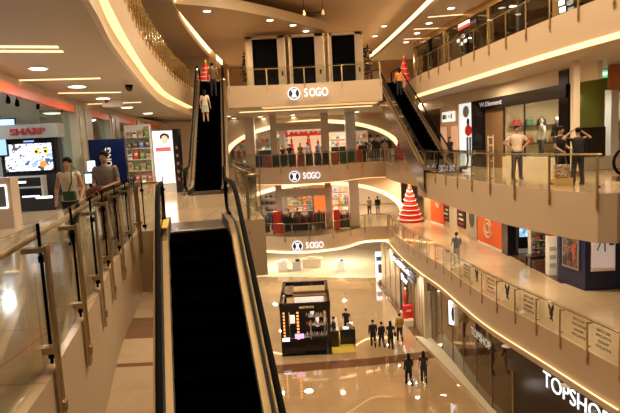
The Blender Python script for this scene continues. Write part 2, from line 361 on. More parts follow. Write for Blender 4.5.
# ================================================================ RAILINGS
def railing(label, path, z, step=1.4, side=1, name='glass_balustrade', post_w=0.07, tint=glass, rods=False, hang=0.42, skip_ends=False, rail_r=0.025, top=1.08, group=None, pm=None):
    pm = pm or brass
    """side=+1: open void lies to the left of the path direction"""
    pts = resample(path, step); base = pts[0][0]
    t = thing(name, label, 'railing', (base.x, base.y, z), 0, group)
    def L(p): return (p[0] - base.x, p[1] - base.y)
    for i, (q, tg) in enumerate(pts):
        n = Vector((-tg.y, tg.x)) * side; rz = math.atan2(tg.y, tg.x)
        p = q + n * 0.03
        mb = MB().box((*L(p), (0.93 - hang) / 2), (post_w, 0.022, 0.93 + hang), rz)
        po = mb.build('post', pm, t)
        MB().box((*L(q + n * 0.045), -hang + 0.14), (post_w * 0.6, 0.03, 0.07), rz).build('fixing_plate', pm, po)
        MB().box((*L(q - n * 0.05), 0.90), (post_w * 0.7, 0.16, 0.035), rz).build('handrail_bracket', pm, po)
        MB().box((*L(q - n * 0.02), 0.16), (post_w * 0.8, 0.09, 0.05), rz).build('glass_clamp', pm, po)
        if rods:
            MB().tube([(*L(q - n * 0.03 + tg * 0.09), 0.02), (*L(q - n * 0.03 + tg * 0.09), top)], 0.013, 6).box((*L(q - n * 0.02 + tg * 0.09), 0.1), (0.07, 0.05, 0.06), rz).box((*L(q - n * 0.02 + tg * 0.09), 0.82), (0.06, 0.05, 0.05), rz).build('rod', blackm, t)
        if i < len(pts) - 1:
            q2, tg2 = pts[i + 1]; n2 = Vector((-tg2.y, tg2.x)) * side
            a = q - n * 0.045; b = q2 - n2 * 0.045; d = (b - a).normalized(); a = a + d * 0.02; b = b - d * 0.02
            MB().box(((a.x + b.x) / 2 - base.x, (a.y + b.y) / 2 - base.y, 0.02 + top / 2), ((b - a).length, 0.012, top - 0.04), math.atan2(d.y, d.x)).build('glass_panel', tint, t)
    fine = resample(path, 0.5)
    MB().tube([(q.x - base.x + tg.y * 0.12 * side, q.y - base.y - tg.x * 0.12 * side, 0.96) for q, tg in fine], rail_r, 8).build('handrail', brass, t, smooth=True)
    return t
r_l1r = railing('glass balustrade along the lower right balcony in front of the orange hoardings', E1R, L1Z, 1.35, -1)
railing('glass balustrade above the lowest store sign at the back', [p for p in E1B if p[0] > -6.6], L1Z, 1.9, -1)
railing('glass balustrade above the middle store sign at the back', [p for p in E2B if p[0] > -6.6], L2Z, 1.9, -1)
railing('short glass balustrade of the middle level behind the right escalator', E2R1, L2Z, 1.6, -1)
railing('glass balustrade in front of the man in the white shirt', E2R, L2Z, 1.55, -1)
railing('short glass balustrade end at the right edge beyond the fascia corner', [(7.75, 13.3), (9.5, 13.5), (12.5, 13.7)], L2Z, 1.2, -1)
railing('glass balustrade on the topmost bridge above the store sign', [(-4.4, 32.35), (-2, 32.72), (0, 32.87), (2.5, 32.67), (4.5, 32.42)], L3Z, 2.2, -1)
railing('glass balustrade along the upper right balcony', E3R[:-4], L3Z, 1.5, -1, top=1.1)
r_l2l = railing('nearest glass balustrade curving away along the left gallery', E2L, L2Z, 1.2, -1, post_w=0.11, rods=True, rail_r=0.03)
railing('short glass balustrade closing the gallery end beside the near escalator', [(-3.42, 10.72), (-2.98, 10.66)], L2Z, 0.5, -1, rods=True)
railing('glass balustrade at the right side of the escalator landing', [(-1.35, 11.68), (-1.02, 11.76), (-1.45, 13.9), (-1.95, 16.2), (-2.7, 20.2)], L2Z, 1.1, -1)
railing('gilded balustrade along the upper left balcony', [p for p in E3L if p[1] > 6.5 and p[1] < 31.5], L3Z, 0.85, -1, post_w=0.17, hang=0.25, pm=mat('polished_gold', (.75, .48, .14), .25, 1.0))

# marks on the lower right balustrade glass
dark = mat('black_film', (0.01, 0.01, 0.01), 0.5)
greyf = mat('grey_film_letters', (0.20, 0.16, 0.12), 0.5)
def onpath(path, Y):
    for i in range(len(path) - 1):
        a, b = path[i], path[i + 1]
        if (a[1] - Y) * (b[1] - Y) <= 0 and a[1] != b[1]:
            t = (Y - a[1]) / (b[1] - a[1]); return Vector((a[0] + (b[0] - a[0]) * t, Y)), (Vector(b) - Vector(a)).normalized()
    return Vector(path[0]), Vector((0, -1))
def strokes(loc, rz, n, w_, h, M, parent):
    """a row of letter-like strokes, for writing too small to read"""
    mb = MB(); R = Matrix.Rotation(rz, 3, 'Z'); rnd = random.Random(n * 7 + int(h * 100))
    for i in range(n):
        x = (i - (n - 1) / 2) * w_ * 1.25; k = rnd.randrange(3)
        def bx(dx, dz, sx, sz): mb.box(Vector(loc) + R @ Vector((x + dx, 0, dz)), (sx, .008, sz), rz)
        bx(-w_ * .35, 0, w_ * .22, h)
        if k != 1: bx(0, h * .4, w_ * .6, h * .2)
        if k == 0: bx(w_ * .3, h * .15, w_ * .2, h * .6)
        if k == 1: bx(w_ * .3, 0, w_ * .2, h); bx(0, 0, w_ * .6, h * .18)
        if k == 2: bx(0, -h * .4, w_ * .6, h * .2)
    return mb.build('lettering', M, parent, world=True)
def bunny(parent, Y):
    q, tg = onpath(E1R, Y); n = Vector((-tg.y, tg.x)) * -1; q = q - n * 0.03
    rz = math.atan2(tg.y, tg.x)
    t = Vector((tg.x, tg.y, 0)); u = Vector((0, 0, 1)); o = Vector((q.x, q.y, L1Z + 0.62))
    mb = MB(); nn = Vector((n.x, n.y, 0)) * 0.008
    def poly(pts):
        vs = [o + t * a + u * b for a, b in pts]; k = len(vs)
        mb.add([v + nn for v in vs] + [v - nn for v in vs], [tuple(range(k)), tuple(range(2 * k - 1, k - 1, -1))] + [(i, i + k, (i + 1) % k + k, (i + 1) % k) for i in range(k)])
    poly([(-0.10, 0.05), (-0.08, -0.08), (0.02, -0.14), (0.10, -0.06), (0.09, 0.06), (0.0, 0.10)])
    poly([(-0.06, 0.06), (-0.17, 0.20), (-0.14, 0.32), (-0.05, 0.22), (0.0, 0.08)])
    poly([(0.0, 0.08), (0.03, 0.24), (0.12, 0.34), (0.15, 0.22), (0.08, 0.06)])
    poly([(-0.02, -0.12), (-0.10, -0.24), (0.0, -0.2), (0.10, -0.26), (0.05, -0.12)])
    mb.build('emblem', dark, parent, world=True)
for Y in (23.3, 20.6, 17.9): bunny(r_l1r, Y)
for Y in (24.6, 21.9, 19.2, 16.5, 15.4):
    q, tg = onpath(E1R, Y); n = Vector((-tg.y, tg.x)) * -1; q = q + n * -0.03
    for k in range(4):
        strokes((q.x, q.y, L1Z + 0.82 - 0.17 * k), math.atan2(tg.y, tg.x), (6, 7, 5, 7)[k], .075, .10, greyf, r_l1r)

# ================================================================ ESCALATORS
def escalator(label, bx, by, dx, dy, z0, rise=5.2, width=1.06, side_mat=fascia, sign=False, sideglass=False):
    rz = math.atan2(dy, dx); t = thing('escalator', label, 'escalator', (bx, by, z0), rz)
    run = rise / math.tan(math.radians(30)); F1 = 0.8; T = F1 + run + F1; hw = width / 2
    prof = [(-0.95, 0), (F1 - 0.3, 0), (F1 + 0.3, 0.17), (F1 + run - 0.3, rise - 0.17), (F1 + run + 0.3, rise), (T + 0.95, rise)]
    # steps
    mb = MB(); n = int(run / 0.4); d = run / n; hh = rise / n
    pts = [(0, 0), (F1, 0)]
    for i in range(n): pts += [(F1 + i * d, (i + 1) * hh), (F1 + (i + 1) * d, (i + 1) * hh)]
    pts += [(T, rise)]
    low = [(u, w_ - 0.25) for u, w_ in pts]
    k = len(pts); vs = [(u, v, w_) for v in (-hw, hw) for (u, w_) in pts]
    mb.add(vs, [(i, i + 1, k + i + 1, k + i) for i in range(k - 1)])
    mb.build('step_band', blackst, t)
    for (ua, ub, w_) in ((-1.3, 0.02, 0.015), (T - 0.02, T + 1.3, rise + 0.015)):
        MB().box(((ua + ub) / 2, 0, w_ - 0.02), (ub - ua, width + 0.1, 0.05)).build('landing_plate', mat('landing_plate_steel', (0.10, 0.075, 0.055), 0.3, 0.8, var=0.2, scale=20), t)
        uc = ub if ua < 0 else ua
        MB().box((uc + (0.05 if ua < 0 else -0.05), 0, w_), (0.10, width, 0.03)).build('comb_plate', golddk, t)
    def sweep(pr, v0, v1, wa, wb, M, name, extra=None):
        k = len(pr); vs = []
        for v in (v0, v1):
            for (u, w_) in pr: vs += [(u, v, w_ + wa), (u, v, w_ + wb)]
        fs = []
        for i in range(k - 1):
            a = 2 * i; b = 2 * k + a
            fs += [(a, a + 2, a + 3, a + 1), (b, b + 1, b + 3, b + 2), (a + 1, a + 3, b + 3, b + 1), (a, b, b + 2, a + 2)]
        fs += [(0, 1, 2 * k + 1, 2 * k), (2 * k - 2, 4 * k - 2, 4 * k - 1, 2 * k - 1)]
        return MB().add(vs, fs).build(name, M, t)
    for s in (-1, 1):
        sweep(prof, s * hw, s * (hw + 0.02), -0.3, 0.20, blackmt, 'skirt')
        sweep(prof, s * (hw + 0.02), s * (hw + 0.115), 0.14, 0.20, golddk, 'inner_deck')
        sweep(prof, s * (hw + 0.175), s * (hw + 0.27), 0.10, 0.20, golddk, 'outer_deck')
        sweep(prof, s * (hw + 0.115), s * (hw + 0.175), 0.10, 0.185, blackmt, 'deck_channel')
        sweep(prof[0:1] + prof[1:], s * (hw + 0.139), s * (hw + 0.151), 0.19, 0.93, glass, 'balustrade_panel')
        # handrail loop
        path = []
        for a in range(7): g = PI * a / 6; path.append((-0.95 - 0.36 * math.sin(g), 0.57 - 0.36 * math.cos(g)))
        path = [(-0.6, 0.21)] + path + [(u, w_ + 0.93) for (u, w_) in prof[1:5]]
        for a in range(7): g = PI * a / 6; path.append((T + 0.95 + 0.36 * math.sin(g), rise + 0.57 + 0.36 * math.cos(g)))
        path += [(T + 0.6, rise + 0.21)]
        MB().tube([(u, s * (hw + 0.145), w_) for u, w_ in path], 0.042, 10, flat=(1.0, 0.75)).build('handrail', blackm, t, smooth=True)
        sweep([p for p in prof[1:5]], s * (hw + 0.25), s * (hw + 0.275), -0.95, 0.12, side_mat, 'side_cladding')
    sweep(prof[1:5], -(hw + 0.24), hw + 0.24, -1.0, -0.94, mat('escalator_soffit', (0.22, 0.16, 0.11), 0.35), 'underside_panel')
    if sign:
        MB().box((T - 0.25, hw + 0.075, rise + 0.215), (1.25, 0.10, 0.02)).build('warning_label', mat('yellow_label', (0.75, 0.50, 0.03), 0.5), t)
    return t
def esc_from(bot, top2, z0, **k):
    b = Vector(bot); a = Vector(top2); d = (a - b).normalized(); return b, d
# near escalator: top comb at (-2.2,10.45), direction away from the camera
d = Vector((-0.227, 0.974)).normalized(); T = 1.6 + 5.2 / math.tan(math.radians(30)); b = Vector((-2.2, 10.45)) - d * T
escalator('near escalator rising from below the camera towards the landing', b.x, b.y, d.x, d.y, L1Z, sign=True)
d = (Vector((-5.15, 30.6)) - Vector((-3.8, 20.15))).normalized()
escalator('escalator beyond the landing with two women riding up to the third level', -3.8, 20.15, d.x, d.y, L2Z, side_mat=mat('dark_bronze_cladding', (0.10, 0.065, 0.035), 0.3, 0.6))
d = (Vector((5.35, 35.8)) - Vector((6.3, 25.2))).normalized()
escalator('right escalator rising to the third level with one rider in orange', 6.3, 25.2, d.x, d.y, L2Z, side_mat=mat('smoked_mirror_cladding', (0.32, 0.25, 0.20), 0.15, 0.7))
# newel of a further escalator cut by the right picture edge
t = thing('escalator', 'escalator end with a round black handrail at the right edge of the picture', 'escalator', (9.3, 15.1, L2Z), 0)
for v in (0, 1.3):
    MB().tube([(2.5, v, 0.98)] + [(0.4 - 0.42 * math.sin(PI * a / 8), v, 0.56 + 0.42 * math.cos(PI * a / 8)) for a in range(9)] + [(2.5, v, 0.14)], 0.045, 10).build('handrail', blackm, t, smooth=True)
    MB().box((1.45, v, 0.56), (2.1, 0.012, 0.75)).build('balustrade_panel', glass, t)
    MB().box((1.3, v, 0.07), (2.6, 0.25, 0.14)).build('deck', golddk, t)
MB().box((1.3, 0.65, 0.02), (2.6, 1.05, 0.04)).build('landing_plate', MATS['landing_plate_steel'], t)

# ================================================================ SIGNS OF THE DEPARTMENT STORE
signe = mat('store_sign_white', (.9, .9, .95), .5, emit=(.85, .88, 1.0), es=.95)
ringd = mat('sign_dark_ring', (0.03, 0.03, 0.05), 0.4)
def disc(mb, c, r, nrm, t0, t1, seg=28, mi=0):
    n = Vector(nrm).normalized(); a = n.orthogonal().normalized() if abs(n.z) > 0.9 else n.cross(Vector((0, 0, 1))).normalized(); b = n.cross(a)
    vs = [Vector(c) + n * t + (a * math.cos(2 * PI * k / seg) + b * math.sin(2 * PI * k / seg)) * r for t in (t0, t1) for k in range(seg)]
    mb.add(vs, [tuple(range(seg)), tuple(range(2 * seg - 1, seg - 1, -1))] + [(k, k + seg, (k + 1) % seg + seg, (k + 1) % seg) for k in range(seg)], mi)
def sogo(px0, py0, Y, px1, Yb, rad, size, label):
    c = gy(px0, py0, Y - 0.12); e = gy(px1, py0 - (px1 - px0) * 0.05, Yb - 0.12)
    rz = math.atan2(e.y - c.y, e.x - c.x)
    t = thing('store_sign', label, 'sign', (c.x, c.y, c.z - rad), rz)
    n = (0, -1, 0); z = rad
    mb = MB(); disc(mb, (0, 0.03, z), rad, n, 0, 0.03); mb.build('emblem_rim', signe, t)
    mb = MB(); disc(mb, (0, 0.0, z), rad * 0.84, n, 0.0, 0.012); mb.build('emblem_disc', ringd, t)
    mb = MB(); r = rad * 0.6; w_ = rad * 0.46
    poly = [(-w_, r), (w_, r), (rad * 0.16, 0), (w_, -r), (-w_, -r), (-rad * 0.16, 0)]
    vs = [(x, yy, z + q) for yy in (-0.035, -0.01) for x, q in poly]
    mb.add(vs, [(0, 1, 2, 5), (5, 2, 3, 4), (11, 8, 7, 6), (10, 9, 8, 11)] + [(i, i + 6, (i + 1) % 6 + 6, (i + 1) % 6) for i in range(6)]); mb.build('hourglass_mark', signe, t)
    dd = Vector((math.cos(rz), math.sin(rz), 0)); p = c + dd * (rad * 1.35)
    
    span = (e - c).length - rad * 1.35
    for i, ch in enumerate('SOGO'):
        q = c + dd * (rad * 1.4 + span * (0.045, 0.25, 0.505, 0.76)[i])
        text('letter', ch, size * 1.08, (q.x, q.y, c.z), rz, signe, t, 0.03, 0.004, sx=0.74)
    return t
sogo(294, 93.5, 32.5, 327, 32.55, 0.37, 0.62, 'topmost lit round emblem and store name on the bridge')
sogo(294.5, 176.5, 39.55, 319, 39.4, 0.40, 0.60, 'middle lit round emblem and store name on the second level fascia')
sogo(297.5, 246.2, 39.75, 322.5, 39.75, 0.40, 0.60, 'lowest lit round emblem and store name on the first level fascia')

# ================================================================ GENERIC DOWNLIGHT
def lamp(p, r=0.16, label='', group=None, proto=[None], M=None):
    if proto[0] is None:
        t = thing('downlight', label, 'ceiling light', p, 0, group)
        MB().tube([(0, 0, -0.02), (0, 0, 0.0)], r * 1.25, 20).build('trim_ring', white, t)
        MB().tube([(0, 0, -0.03), (0, 0, -0.018)], r, 20).build('lamp_disc', lampd, t)
        proto[0] = t; return t
    return dup(proto[0], p, 0, label, group, (r / 0.16,) * 3)
G1 = 'downlights in the left gallery ceiling'
for (x, y) in ((38, 68), (77, 86), (103, 98), (127, 107), (148, 113), (12, 50)):
    if (x, y) == (12, 50): continue
    lamp(gz(x, y, 14.2), 0.2, {38: 'nearest and largest round downlight over the left gallery', 77: 'second round downlight of the left gallery row', 103: 'third round downlight of the left gallery row', 127: 'fourth round downlight of the left gallery row', 148: 'farthest small downlight of the left gallery row'}[x], G1)
for (x, y, l) in ((207, 8, 'downlight on the curved ceiling panel nearest its left edge'), (270, 17, 'downlight on the curved ceiling panel near its middle'), (293, 22, 'downlight on the curved ceiling panel left of its tip'), (306, 28, 'downlight on the tip of the curved ceiling panel')):
    lamp(gz(x, y + 3, 19.7), 0.16, l, 'downlights in the curved ceiling panel')
for i, (x, y) in enumerate(((218, 45), (224, 53), (198, 63))):
    lamp(gz(x, y, 19.5) if x < 215 else gz(x, y, 20.99), 0.16, 'small downlight in the ceiling of the third level behind the glowing slot', 'downlights behind the glowing slot')
for (x, y) in ((384, 26), (375, 36), (417, 33), (406, 42), (451, 8), (429, 23), (396, 51)):
    lamp(gz(x, y, 19.5 if x > 398 else 20.95), 0.16, 'small downlight in the ceiling beside the long glowing slot', 'downlights near the right glowing slot')
for (x, y) in ((564, 76), (514, 86), (475, 93)):
    lamp(gz(x, y, 14.32), 0.15, {564: 'bright downlight near the black camera under the upper right balcony', 514: 'middle downlight under the upper right balcony', 475: 'farthest downlight under the upper right balcony'}[x], 'downlights under the upper right balcony')
for (Y, l) in ((26.2, 'downlight under the lower right balcony, farthest of three'), (20.6, 'downlight under the lower right balcony, middle of three'), (17.0, 'downlight under the lower right balcony, nearest of three')):
    q, tg = onpath(E1R, Y); lamp((q.x - 0.02, q.y, L1Z - FT - 0.30), 0.12, l, 'downlights under the lower right balcony')
for i in range(26):
    x = [-6, -3.5, -1.0, 1.5, 4][i % 5]; Y = 42.5 + 3.2 * (i // 5)
    lamp((x, Y, 14.33 if x > -4.5 else 14.48), 0.14, 'small downlight in the store ceiling on the second level', 'downlights in the second level store')
for (x, y) in HB: lamp((x, y, 20.99), 0.16, 'small lamp in the high atrium ceiling, one of a scattered dozen', 'lamps of the high atrium ceiling')
# linear slot lights of the left gallery ceiling
def slot(a, b, z, wd, l, g):
    A, B = gz(*a, z), gz(*b, z); m_ = (A + B) / 2; dv = B - A
    o = MB().box((m_.x, m_.y, z - 0.012), (dv.length, wd, 0.02), math.atan2(dv.y, dv.x)).build('slot_light', strip2); tag(o, l, 'ceiling light', g)
slot((-40, 46), (58, 46.5), 14.2, 0.16, 'nearest long slot light over the left gallery', 'slot lights')
slot((-40, 50.5), (63, 51), 14.2, 0.16, 'second long slot light, close behind the nearest one', 'slot lights')
slot((18, 80), (100, 78), 14.2, 0.14, 'third slot light over the left gallery', 'slot lights')
slot((58, 93), (121, 92), 14.2, 0.14, 'fourth slot light over the left gallery', 'slot lights')
slot((88, 104), (141, 102), 14.2, 0.14, 'farthest slot light over the left gallery', 'slot lights')
for a, b, l in (((428, 17), (466, 14), 'nearest slot light in the third level ceiling at right'), ((414, 29), (442, 28), 'second slot light in the third level ceiling at right'), ((404, 39), (428, 38), 'farthest slot light in the third level ceiling at right')):
    slot(a, b, 19.5, 0.16, l, 'slot lights of the third level')
slot((520, 83), (556, 81), 14.33, 0.12, 'pale slot light under the upper right balcony', 'slot lights under the right balcony')
def camdome(px, py, z, l):
    p = gz(px, py, z); t = thing('security_camera', l, 'camera', p)
    MB().tube([(0, 0, -0.06), (0, 0, 0)], 0.12, 16).build('base', blackm, t); MB().ell((0, 0, -0.08), (0.11, 0.11, 0.13), 16, 10).build('dome', black, t, True)
camdome(129, 85, 14.2, 'black dome camera on the left gallery ceiling')
camdome(567, 70, 14.32, 'black dome camera under the upper right balcony')
camdome(309, 22, 20.98, 'small black dome camera beside the tip of the curved ceiling panel')

# ================================================================ LEFT SHOPS
SL = [(-5.8, 4), (-7.0, 9.5), (-7.95, 14.5), (-8.74, 18.3), (-9.5, 23.3), (-10.38, 30.7), (-11.3, 44)]
def sl(Y, off=0):
    for i in range(len(SL) - 1):
        if SL[i][1] <= Y <= SL[i + 1][1]:
            t = (Y - SL[i][1]) / (SL[i + 1][1] - SL[i][1]); return (SL[i][0] + (SL[i + 1][0] - SL[i][0]) * t - off, Y)
struct('wall_left', MB().wall([sl(Y) for Y in (4, 9.5, 14.5, 18.3, 23.3, 30.7, 44)], 13.93, 14.2, 0.25), cream, 'cream bulkhead over the left shop row')
struct('wall_left', MB().wall([sl(Y, 5.5) for Y in (4, 9.5, 14.5, 18.3, 23.3, 30.7, 44)], 10.4, 14.2, 0.2), mat('pale_shop_wall', (0.62, 0.66, 0.66), 0.5), 'pale inner wall behind the left shops')
struct('ceiling', MB().prism([sl(Y) for Y in (4, 14.5, 23.3, 30.7, 44)] + [sl(Y, 5.5) for Y in (44, 30.7, 23.3, 14.5, 4)], 14.0, 14.1), mat('shop_ceiling', (0.5, 0.5, 0.48), 0.5), 'ceiling of the left shops')
for (a, b, l) in ((5, 21.3, 'bright orange header over the electronics shop'), (23.7, 27.0, 'short orange header over the second left shop'), (29.0, 33.2, 'orange header of the third left shop'), (35.2, 40, 'farthest orange header of the left shops')):
    Ys = [a] + [p[1] for p in SL if a < p[1] < b] + [b]
    o = MB().wall(offs([sl(Y) for Y in Ys], -0.2), 13.66, 13.93, 0.14).build('shop_header', orangee); tag(o, l, 'sign')
beige = mat('beige_column', (0.44, 0.38, 0.28), 0.35, var=0.05)
for (a, b, l) in ((21.3, 23.7, 'wide beige column right of the electronics display'), (27.0, 29.0, 'beige column behind the man in grey'), (33.2, 35.2, 'beige column beside the white advertising panel'), (40, 42, 'farthest beige column of the left shop row')):
    p, q = sl(a), sl(b); rz = math.atan2(q[1] - p[1], q[0] - p[0])
    t = thing('column', l, 'column', ((p[0] + q[0]) / 2, (p[1] + q[1]) / 2, L2Z), rz)
    MB().box((0, -0.05, 1.77), (b - a, 0.5, 3.54)).build('shaft', beige, t)
    MB().box((0, -0.32, 1.77), (0.07, 0.03, 3.54)).box((-(b - a) * 0.38, -0.32, 1.77), (0.05, 0.03, 3.54)).build('edge_strip', steel, t)
    MB().box((0, -0.05, 0.1), (b - a + 0.04, 0.56, 0.2)).build('skirting', brass, t)
# glass of bays
tealg = glassmat('teal_shop_glass', (0.72, 0.84, 0.84), 1.2)
for (a, b, l) in ((17.9, 21.3, 'shop window pane left of the wide beige column'), (23.7, 27, 'shop window pane behind the man in grey'), (29, 33.2, 'shop window pane left of the white advertising panel')):
    o = MB().wall([sl(a), sl(b)], 10.42, 13.66, 0.02).build('shop_window', tealg); tag(o, l, 'window')
# lamps inside shops
for i, (x, y, z) in enumerate(((-10, 15, 13.9), (-11, 19, 13.9), (-11.5, 25, 13.9), (-12.3, 31, 13.9), (-13, 37, 13.9), (-9, 10.5, 13.9))):
    area(x, y, z, 60, 0.4, (0.85, 0.95, 1.0))
    lamp((x, y, 14.0), 0.3, 'bright round lamp in the ceiling inside a left shop', 'lamps inside the left shops')
# electronics display wall
Yd = 16.6
p0, p1 = gy(8, 210, Yd), gy(64, 206, Yd)
cx = (p0.x + p1.x) / 2; W = p1.x - p0.x
t = thing('display_wall', 'black electronics display wall with a large bright television and silver name band', 'display', (cx, Yd, L2Z), 0.05)
MB().box((0, 0.15, 1.25), (W, 0.3, 2.5)).build('panel', blackmt, t)
MB().box((0, -0.28, 0.2), (W, 0.6, 0.4)).build('plinth', blackmt, t)
MB().box((-0.12, 0.05, 2.38), (W + 0.45, 0.5, 0.42)).build('name_band', mat('silver_band', (0.46, 0.47, 0.46), 0.3, 0.5), t)
text('lettering', 'SHARP', 0.26, (cx - 0.42, Yd - 0.24, L2Z + 2.36), 0.05, mat('dark_red_letters', (0.35, 0.015, 0.02), 0.4), t, 0.015, 0.008, sx=1.35)
MB().box((0, -0.25, 0.42), (0.5, 0.02, 0.05)).build('label', whitee, t)
for (x0, x1, z) in ((-0.83, -0.55, 0.36), (0.3, 0.78, 0.4)): MB().box(((x0 + x1) / 2, -0.6, z), (x1 - x0, 0.02, 0.07)).build('lit_label', whitee, t)
tv = thing('television', 'large flat television showing a bright bluish animal picture', 'television', (cx - 0.02, Yd - 0.03, L2Z + 1.14), 0.05)
MB().box((0, 0, 0.46), (1.50, 0.07, 0.92)).build('frame', black, tv)
MB().box((0, -0.04, 0.46), (1.40, 0.012, 0.82)).build('screen', muralmat('tv_picture', [(0.05, 0.08, 0.18), (0.75, 0.85, 0.95), (0.25, 0.35, 0.6), (0.9, 0.9, 0.95), (0.55, 0.6, 0.75), (0.06, 0.05, 0.05)], 4.0, 1.2), tv)
oo = MB(); disc(oo, (0.42, -0.055, 0.24), 0.1, (0, -1, 0), 0, 0.006); oo.build('picture_spot', mat('orange_screen_spot', (1, 0.25, 0.02), 0.5, emit=(1, 0.25, 0.02), es=1.0), tv)
for x in (0.25, 0.52):
    oo = MB(); disc(oo, (x, -0.055, 0.62), 0.09, (0, -1, 0), 0, 0.006); oo.build('picture_eye', mat('yellow_screen_eye', (1, 0.65, 0.1), 0.5, emit=(1, 0.65, 0.1), es=0.9), tv)
    oo = MB(); disc(oo, (x, -0.062, 0.62), 0.045, (0, -1, 0), 0, 0.006); oo.build('picture_pupil', black, tv)
tv2 = thing('television', 'small dark television in the gap under the silver name band', 'television', (cx + 0.02, Yd - 0.02, L2Z + 2.08), 0.05)
MB().box((0, 0, 0.0), (0.62, 0.05, 0.2)).build('frame', black, tv2); MB().box((0, -0.03, 0.0), (0.3, 0.01, 0.05)).build('screen', mat('blue_screen', (0.2, 0.4, 0.9), 0.4, emit=(0.3, 0.5, 1), es=1.0), tv2)
st = thing('sound_stand', 'pale grey open stand with a lit label below the large television', 'stand', (cx + 0.05, Yd - 0.32, L2Z + 0.4), 0.05)
lg = mat('light_grey_metal', (0.45, 0.46, 0.46), 0.4)
MB().box((0, 0, 0.62), (0.9, 0.3, 0.05)).build('top_shelf', lg, st)
for x in (-0.42, 0.42): MB().box((x, 0, 0.3), (0.06, 0.28, 0.6)).build('leg', lg, st)
MB().box((0, 0, 0.3), (0.8, 0.26, 0.04)).build('shelf', lg, st); MB().box((-0.18, -0.14, 0.47), (0.28, 0.02, 0.06)).build('lit_label', whitee, st)
# second screen at far left, partly cut by the frame
tv3 = thing('television', 'bright screen at the very left picture edge beside the display wall', 'television', (gy(-4, 150, 16.2).x, 16.4, L2Z + 1.6), 0.1)
MB().box((0, 0, 0.35), (0.5, 0.06, 0.6)).build('frame', black, tv3); MB().box((0, -0.035, 0.35), (0.42, 0.01, 0.5)).build('screen', MATS['blue_screen'], tv3)
tv4 = thing('television', 'small blue screen high on the inner wall of the electronics shop', 'television', (gy(7, 126, 20).x, 20, L2Z + 2.6), 0.2)
MB().box((0, 0, 0.25), (0.62, 0.06, 0.42)).build('frame', black, tv4); MB().box((0, -0.035, 0.25), (0.54, 0.01, 0.34)).build('screen', MATS['blue_screen'], tv4)
# white counter at left edge
kt = thing('counter', 'white angular counter with a lit white outline at the left edge', 'counter', (gy(-3, 215, 12.5).x, 12.6, L2Z), 0.35)
MB().prism([(-0.6, -0.35), (0.35, -0.35), (0.42, 0.35), (-0.6, 0.35)], 0, 1.15).build('body', mat('ivory_laminate', (0.62, 0.50, 0.38), 0.3), kt, bevel=0.02)
MB().box((-0.1, -0.37, 0.98), (0.72, 0.02, 0.03)).box((0.25, -0.37, 0.72), (0.03, 0.02, 0.5)).box((-0.1, -0.37, 0.47), (0.72, 0.02, 0.03)).build('lit_outline', whitee, kt)
MB().box((-0.1, -0.365, 0.72), (0.66, 0.01, 0.46)).build('dark_inset', mat('grey_inset', (0.15, 0.15, 0.16), 0.3), kt)
# track spots in the electronics shop
for i, (x, y) in enumerate(((8, 100), (17, 103), (38, 106), (62, 112))):
    p = gz(x, y, 13.75); t = thing('track_spotlight', 'black track spotlight hanging in the electronics shop ceiling', 'spotlight', p, 0, 'track spotlights in the electronics shop')
    MB().tube([(0, 0, 0.25), (0, 0, 0.05)], 0.02, 8).build('stem', blackm, t); MB().tube([(0, 0.02, 0.08), (0.05, -0.1, -0.08)], [0.05, 0.07], 12).build('lamp_head', blackm, t)
# navy vertical brand panel
Yp = 21.0
pa, pb = gy(94, 190, Yp), gy(129, 190, Yp)
t = thing('brand_totem', 'tall navy panel with a white brand name running down it', 'panel', ((pa.x + pb.x) / 2, Yp, L2Z), 0.03)
MB().box((0, 0, 1.08), (pb.x - pa.x, 0.25, 2.15)).build('board', mat('navy_gloss', (0.004, 0.008, 0.045), 0.15), t)
text('lettering', 'SAMSUNG', 0.29, ((pa.x + pb.x) / 2 + 0.06, Yp - 0.14, L2Z + 0.35), 0.03, white, t, 0.01, 0.004, roll=PI / 2, sx=1.12)
# screens around it
for (a, b, y0, y1, l) in ((88, 95, 160, 172, 'small bright screen left of the navy panel'), (86, 94, 173, 184, 'second bright screen lower left of the navy panel')):
    A, B = gy(a, y1, 20.6), gy(b, y0, 20.6); tv = thing('television', l, 'television', ((A.x + B.x) / 2, 20.6, A.z))
    MB().box((0, 0, (B.z - A.z) / 2), (B.x - A.x + 0.05, 0.05, B.z - A.z + 0.04)).build('frame', black, tv); MB().box((0, -0.03, (B.z - A.z) / 2), (B.x - A.x, 0.01, B.z - A.z - 0.04)).build('screen', mat('cyan_screen', (0.6, 0.85, 0.9), 0.4, emit=(0.6, 0.85, 0.95), es=1.2), tv)
    MB().box((0, 0.0, -(A.z - L2Z) / 2), (0.08, 0.05, A.z - L2Z)).build('stand', blackm, tv)
# red and white projecting sign on column
q = gy(112, 97, 22.6); t = thing('shop_sign', 'white box sign with a red emblem projecting over the left gallery', 'sign', (q.x, 22.6, q.z - 0.45), 0.15)
MB().box((0, 0, 0.45), (0.75, 0.3, 0.8)).build('box', white, t)
MB().tube([(-0.2, -0.17, 0.2), (-0.26, -0.17, 0.5), (-0.05, -0.17, 0.72), (0.1, -0.17, 0.66)], 0.06, 8).build('emblem', redp, t); text('lettering', 'five', 0.22, (q.x + 0.0, 26.4 - 0.2, q.z - 0.12), 0.15, redp, t, 0.01, 0.003) if False else None
MB().box((-0.18, -0.17, 0.3), (0.16, 0.02, 0.1)).build('emblem_foot', redp, t)
